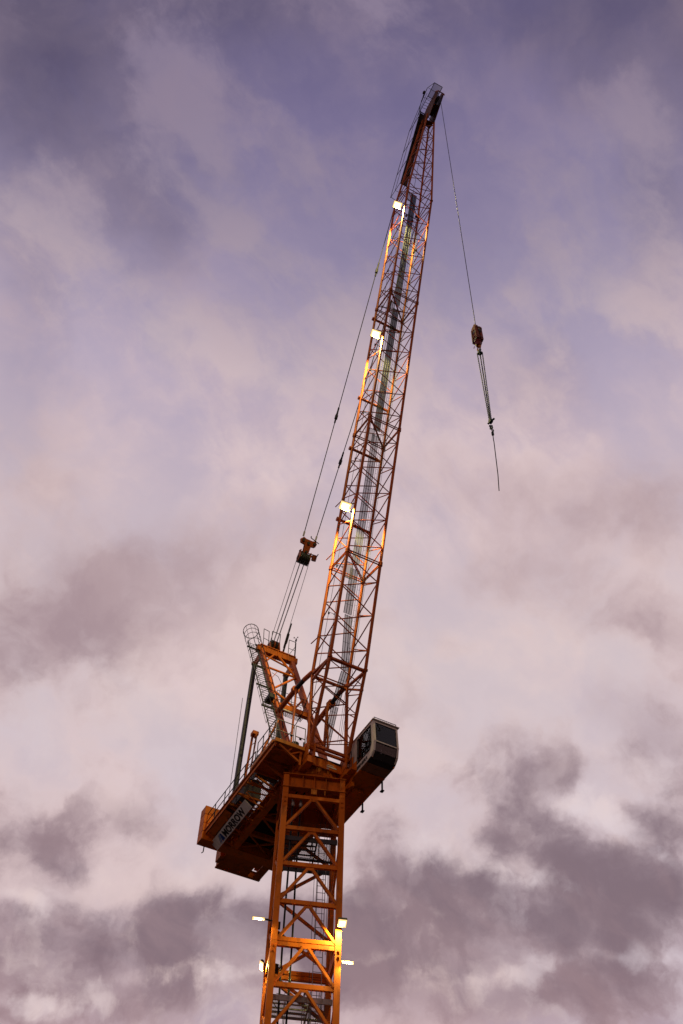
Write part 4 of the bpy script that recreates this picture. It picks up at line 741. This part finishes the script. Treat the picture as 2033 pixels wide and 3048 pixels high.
# ============================================================ operator cab
CB=thing('operator_cab','off-white operator cab with large dark windows on the right of the boom foot','crane cab',(2.2,1.6,27.75))
cl,crr=1.02,2.13
prof=[(1.15,29.45),(3.05,29.48),(3.22,29.42),(3.28,28.40),(3.18,27.98),(3.02,27.82),(2.80,27.78),(1.55,27.78),(1.15,28.0)]   # side outline (u,z)
fr=0.045
def side(l,b):
    # side wall as a frame around the window opening
    wo=[(1.95,29.36),(3.02,29.36),(3.09,28.42),(2.96,28.16),(1.95,28.16)]
    q=lambda p:(p[0],l,p[1])
    b.poly([q((1.15,29.45)),q((3.05,29.48)),q((3.02,29.36)),q((1.95,29.36)),q((1.15,29.36))],fr,(0,1,0))
    b.poly([q((1.15,29.36)),q((1.95,29.36)),q((1.95,28.16)),q((1.55,27.78)),q((1.15,28.0))],fr,(0,1,0))
    b.poly([q((1.95,28.16)),q((2.96,28.16)),q((3.02,27.82)),q((2.80,27.78)),q((1.55,27.78))],fr,(0,1,0))
    b.poly([q((2.96,28.16)),q((3.09,28.42)),q((3.28,28.40)),q((3.18,27.98)),q((3.02,27.82))],fr,(0,1,0))
    b.poly([q((3.09,28.42)),q((3.02,29.36)),q((3.05,29.48)),q((3.22,29.42)),q((3.28,28.40))],fr,(0,1,0))
one(lambda b:(side(cl+0.02,b),side(crr-0.02,b)),'side_wall',WHITE,CB)
one(lambda b:(b.box((1.15,cl,29.46),(3.12,crr,29.50)),b.box((1.12,cl-0.04,29.50),(3.28,crr+0.06,29.53))),'roof',WHITE,CB)
one(lambda b:(b.box((1.15,cl+0.04,28.0),(1.20,crr-0.04,29.45)),),'rear_wall',GREYP,CB)
one(lambda b:(b.box((1.55,cl,27.735),(2.72,crr,27.775)),),'floor_pan',mat('brown_underbody',(0.24,0.12,0.07),0.6,0,0.12,(0.12,0.06,0.03),2),CB)
one(lambda b:(b.box((2.08,1.35,27.715),(2.2,1.8,27.735)),[b.tube((u,l,27.72),(u,l,27.735),0.02,6) for u in (1.7,2.6) for l in (1.15,2.0)]),'vent_grille',DARKS,CB)
one(lambda b:(b.poly([(2.72,cl,27.76),(2.72,crr,27.76),(3.02,crr,27.80),(3.02,cl,27.80)],0.02),b.poly([(3.02,cl+.04,27.815),(3.02,crr-.04,27.815),(3.18,crr-.04,27.97),(3.18,cl+.04,27.97)],0.02)),'nose_panel',DARKS,CB)
for l in (cl+0.045,crr-0.045):
    one(lambda b:(b.bar((3.20,l,27.99),(3.27,l,28.42),0.09,0.07,up=(0,1,0)),b.bar((3.27,l,28.42),(3.19,l,29.44),0.09,0.07,up=(0,1,0)),b.bar((3.03,l,27.83),(3.20,l,27.99),0.09,0.07,up=(0,1,0))),'corner_post',WHITE,CB)
one(lambda b:(b.bar((3.17,cl,29.43),(3.17,crr,29.43),0.1,0.07),b.bar((3.285,cl,28.42),(3.285,crr,28.42),0.04,0.045)),'window_bar',WHITE,CB)
one(lambda b:b.poly([(3.27,cl+.09,28.44),(3.27,crr-.09,28.44),(3.19,crr-.09,29.40),(3.19,cl+.09,29.40)],0.01),'windscreen',GLASS,CB)
one(lambda b:b.poly([(3.19,cl+.09,27.99),(3.19,crr-.09,27.99),(3.265,crr-.09,28.40),(3.265,cl+.09,28.40)],0.01),'lower_window',GLASS,CB)
one(lambda b:b.poly([(1.97,cl+.02,29.34),(3.0,cl+.02,29.34),(3.07,cl+.02,28.43),(2.95,cl+.02,28.18),(1.97,cl+.02,28.18)],0.01,(0,1,0)),'side_window',GLASS,CB)
one(lambda b:b.poly([(1.97,crr-.02,29.34),(3.0,crr-.02,29.34),(3.07,crr-.02,28.43),(2.95,crr-.02,28.18),(1.97,crr-.02,28.18)],0.01,(0,1,0)),'side_window',GLASS,CB)
one(lambda b:(b.path([(1.95,cl-.01,29.36),(3.02,cl-.01,29.36),(3.09,cl-.01,28.42),(2.96,cl-.01,28.16),(1.95,cl-.01,28.16)],0.016,5,True),b.path([(3.275,cl+.09,28.45),(3.275,crr-.09,28.45),(3.195,crr-.09,29.39),(3.195,cl+.09,29.39)],0.012,5,True),b.path([(3.195,cl+.09,28.0),(3.195,crr-.09,28.0),(3.27,crr-.09,28.38),(3.27,cl+.09,28.38)],0.012,5,True),b.tube((1.97,cl+.0,28.45),(3.0,cl+.0,28.45),0.014,5),b.tube((2.3,cl,28.18),(2.3,cl,28.6),0.014,5),b.tube((2.2,cl,28.62),(2.75,cl,28.5),0.014,5)),'window_trim',RUBBER,CB)
one(lambda b:(b.path([(3.21,cl+.2,29.32),(3.23,cl+.32,29.1),(3.24,cl+.14,28.95)],0.014,5),b.tube((3.25,cl+.16,28.6),(3.24,cl+.13,29.15),0.014,5),b.tube((3.2,cl+0.5,29.34),(3.24,cl+.3,29.05),0.016,5)),'wiper',RUBBER,CB)
one(lambda b:(b.box((2.15,1.15,28.1),(2.65,1.70,28.25)),b.box((2.1,1.15,28.25),(2.22,1.70,29.1)),b.box((2.35,1.45,27.8),(2.45,1.65,28.1))),'seat',DARKS,CB)
one(lambda b:(b.box((2.55,1.85,27.8),(2.85,2.05,28.45)),b.tube((2.75,1.95,28.45),(2.8,1.93,28.65),0.015,6),b.tube((2.7,1.2,28.1),(2.72,1.2,28.5),0.015,6)),'control_console',GREYP,CB)
one(lambda b:(b.tube((3.12,1.80,28.45),(3.12,1.80,28.95),0.028,6),b.tube((3.1,2.02,28.75),(3.1,1.78,28.50),0.024,6),b.tube((3.12,1.55,29.05),(3.10,1.72,29.25),0.018,5),b.box((3.0,1.66,28.02),(3.02,2.04,28.34))),'interior_guard',WHITE,CB)
one(lambda b:(b.tube((3.05,1.68,28.04),(3.05,2.03,28.34),0.012,5),b.tube((3.05,1.68,28.34),(3.05,2.03,28.04),0.012,5),b.tube((3.05,1.85,28.0),(3.05,1.85,28.38),0.014,5),b.tube((3.05,1.66,28.10),(3.05,2.05,28.10),0.012,5)),'interior_bars',RUBBER,CB)
one(lambda b:(b.tube((3.2,cl+0.05,29.66),(3.2,crr-0.05,29.66),0.016,5),[b.tube((3.2,l,29.53),(3.2,l,29.66),0.016,5) for l in (cl+.06,crr-.06)],b.tube((3.2,cl+.25,29.58),(3.2,crr-.2,29.58),0.010,5),[b.tube((3.2,cl+.28+.085*k,29.57),(3.2,cl+.28+.085*k,29.66),0.008,4) for k in range(8)]),'roof_rail',DARKS,CB)
one(railing([(1.18,cl-0.18,0),(1.85,cl-0.22,0)],27.95,0.85,0.62,True,0.016),'hand_rail',DARKS,CB)
one(lambda b:(b.box((1.1,cl-0.28,27.86),(1.95,cl-0.02,27.92)),),'side_step',ORANGE,CB)
me=text_mesh('LIEBHERR',0.22,0.006)
wd=max(v.co.x for v in me.vertices)
for v in me.vertices: v.co.x*=1.05/wd
place_text(me,'lettering',BLACKP,CB,(1.75,cl-0.010,27.87),(1,0,0),(0,0,1),(0,-1,0))
# thin smear of dirt-free neutral state: everything placed
bpy.context.view_layer.update()
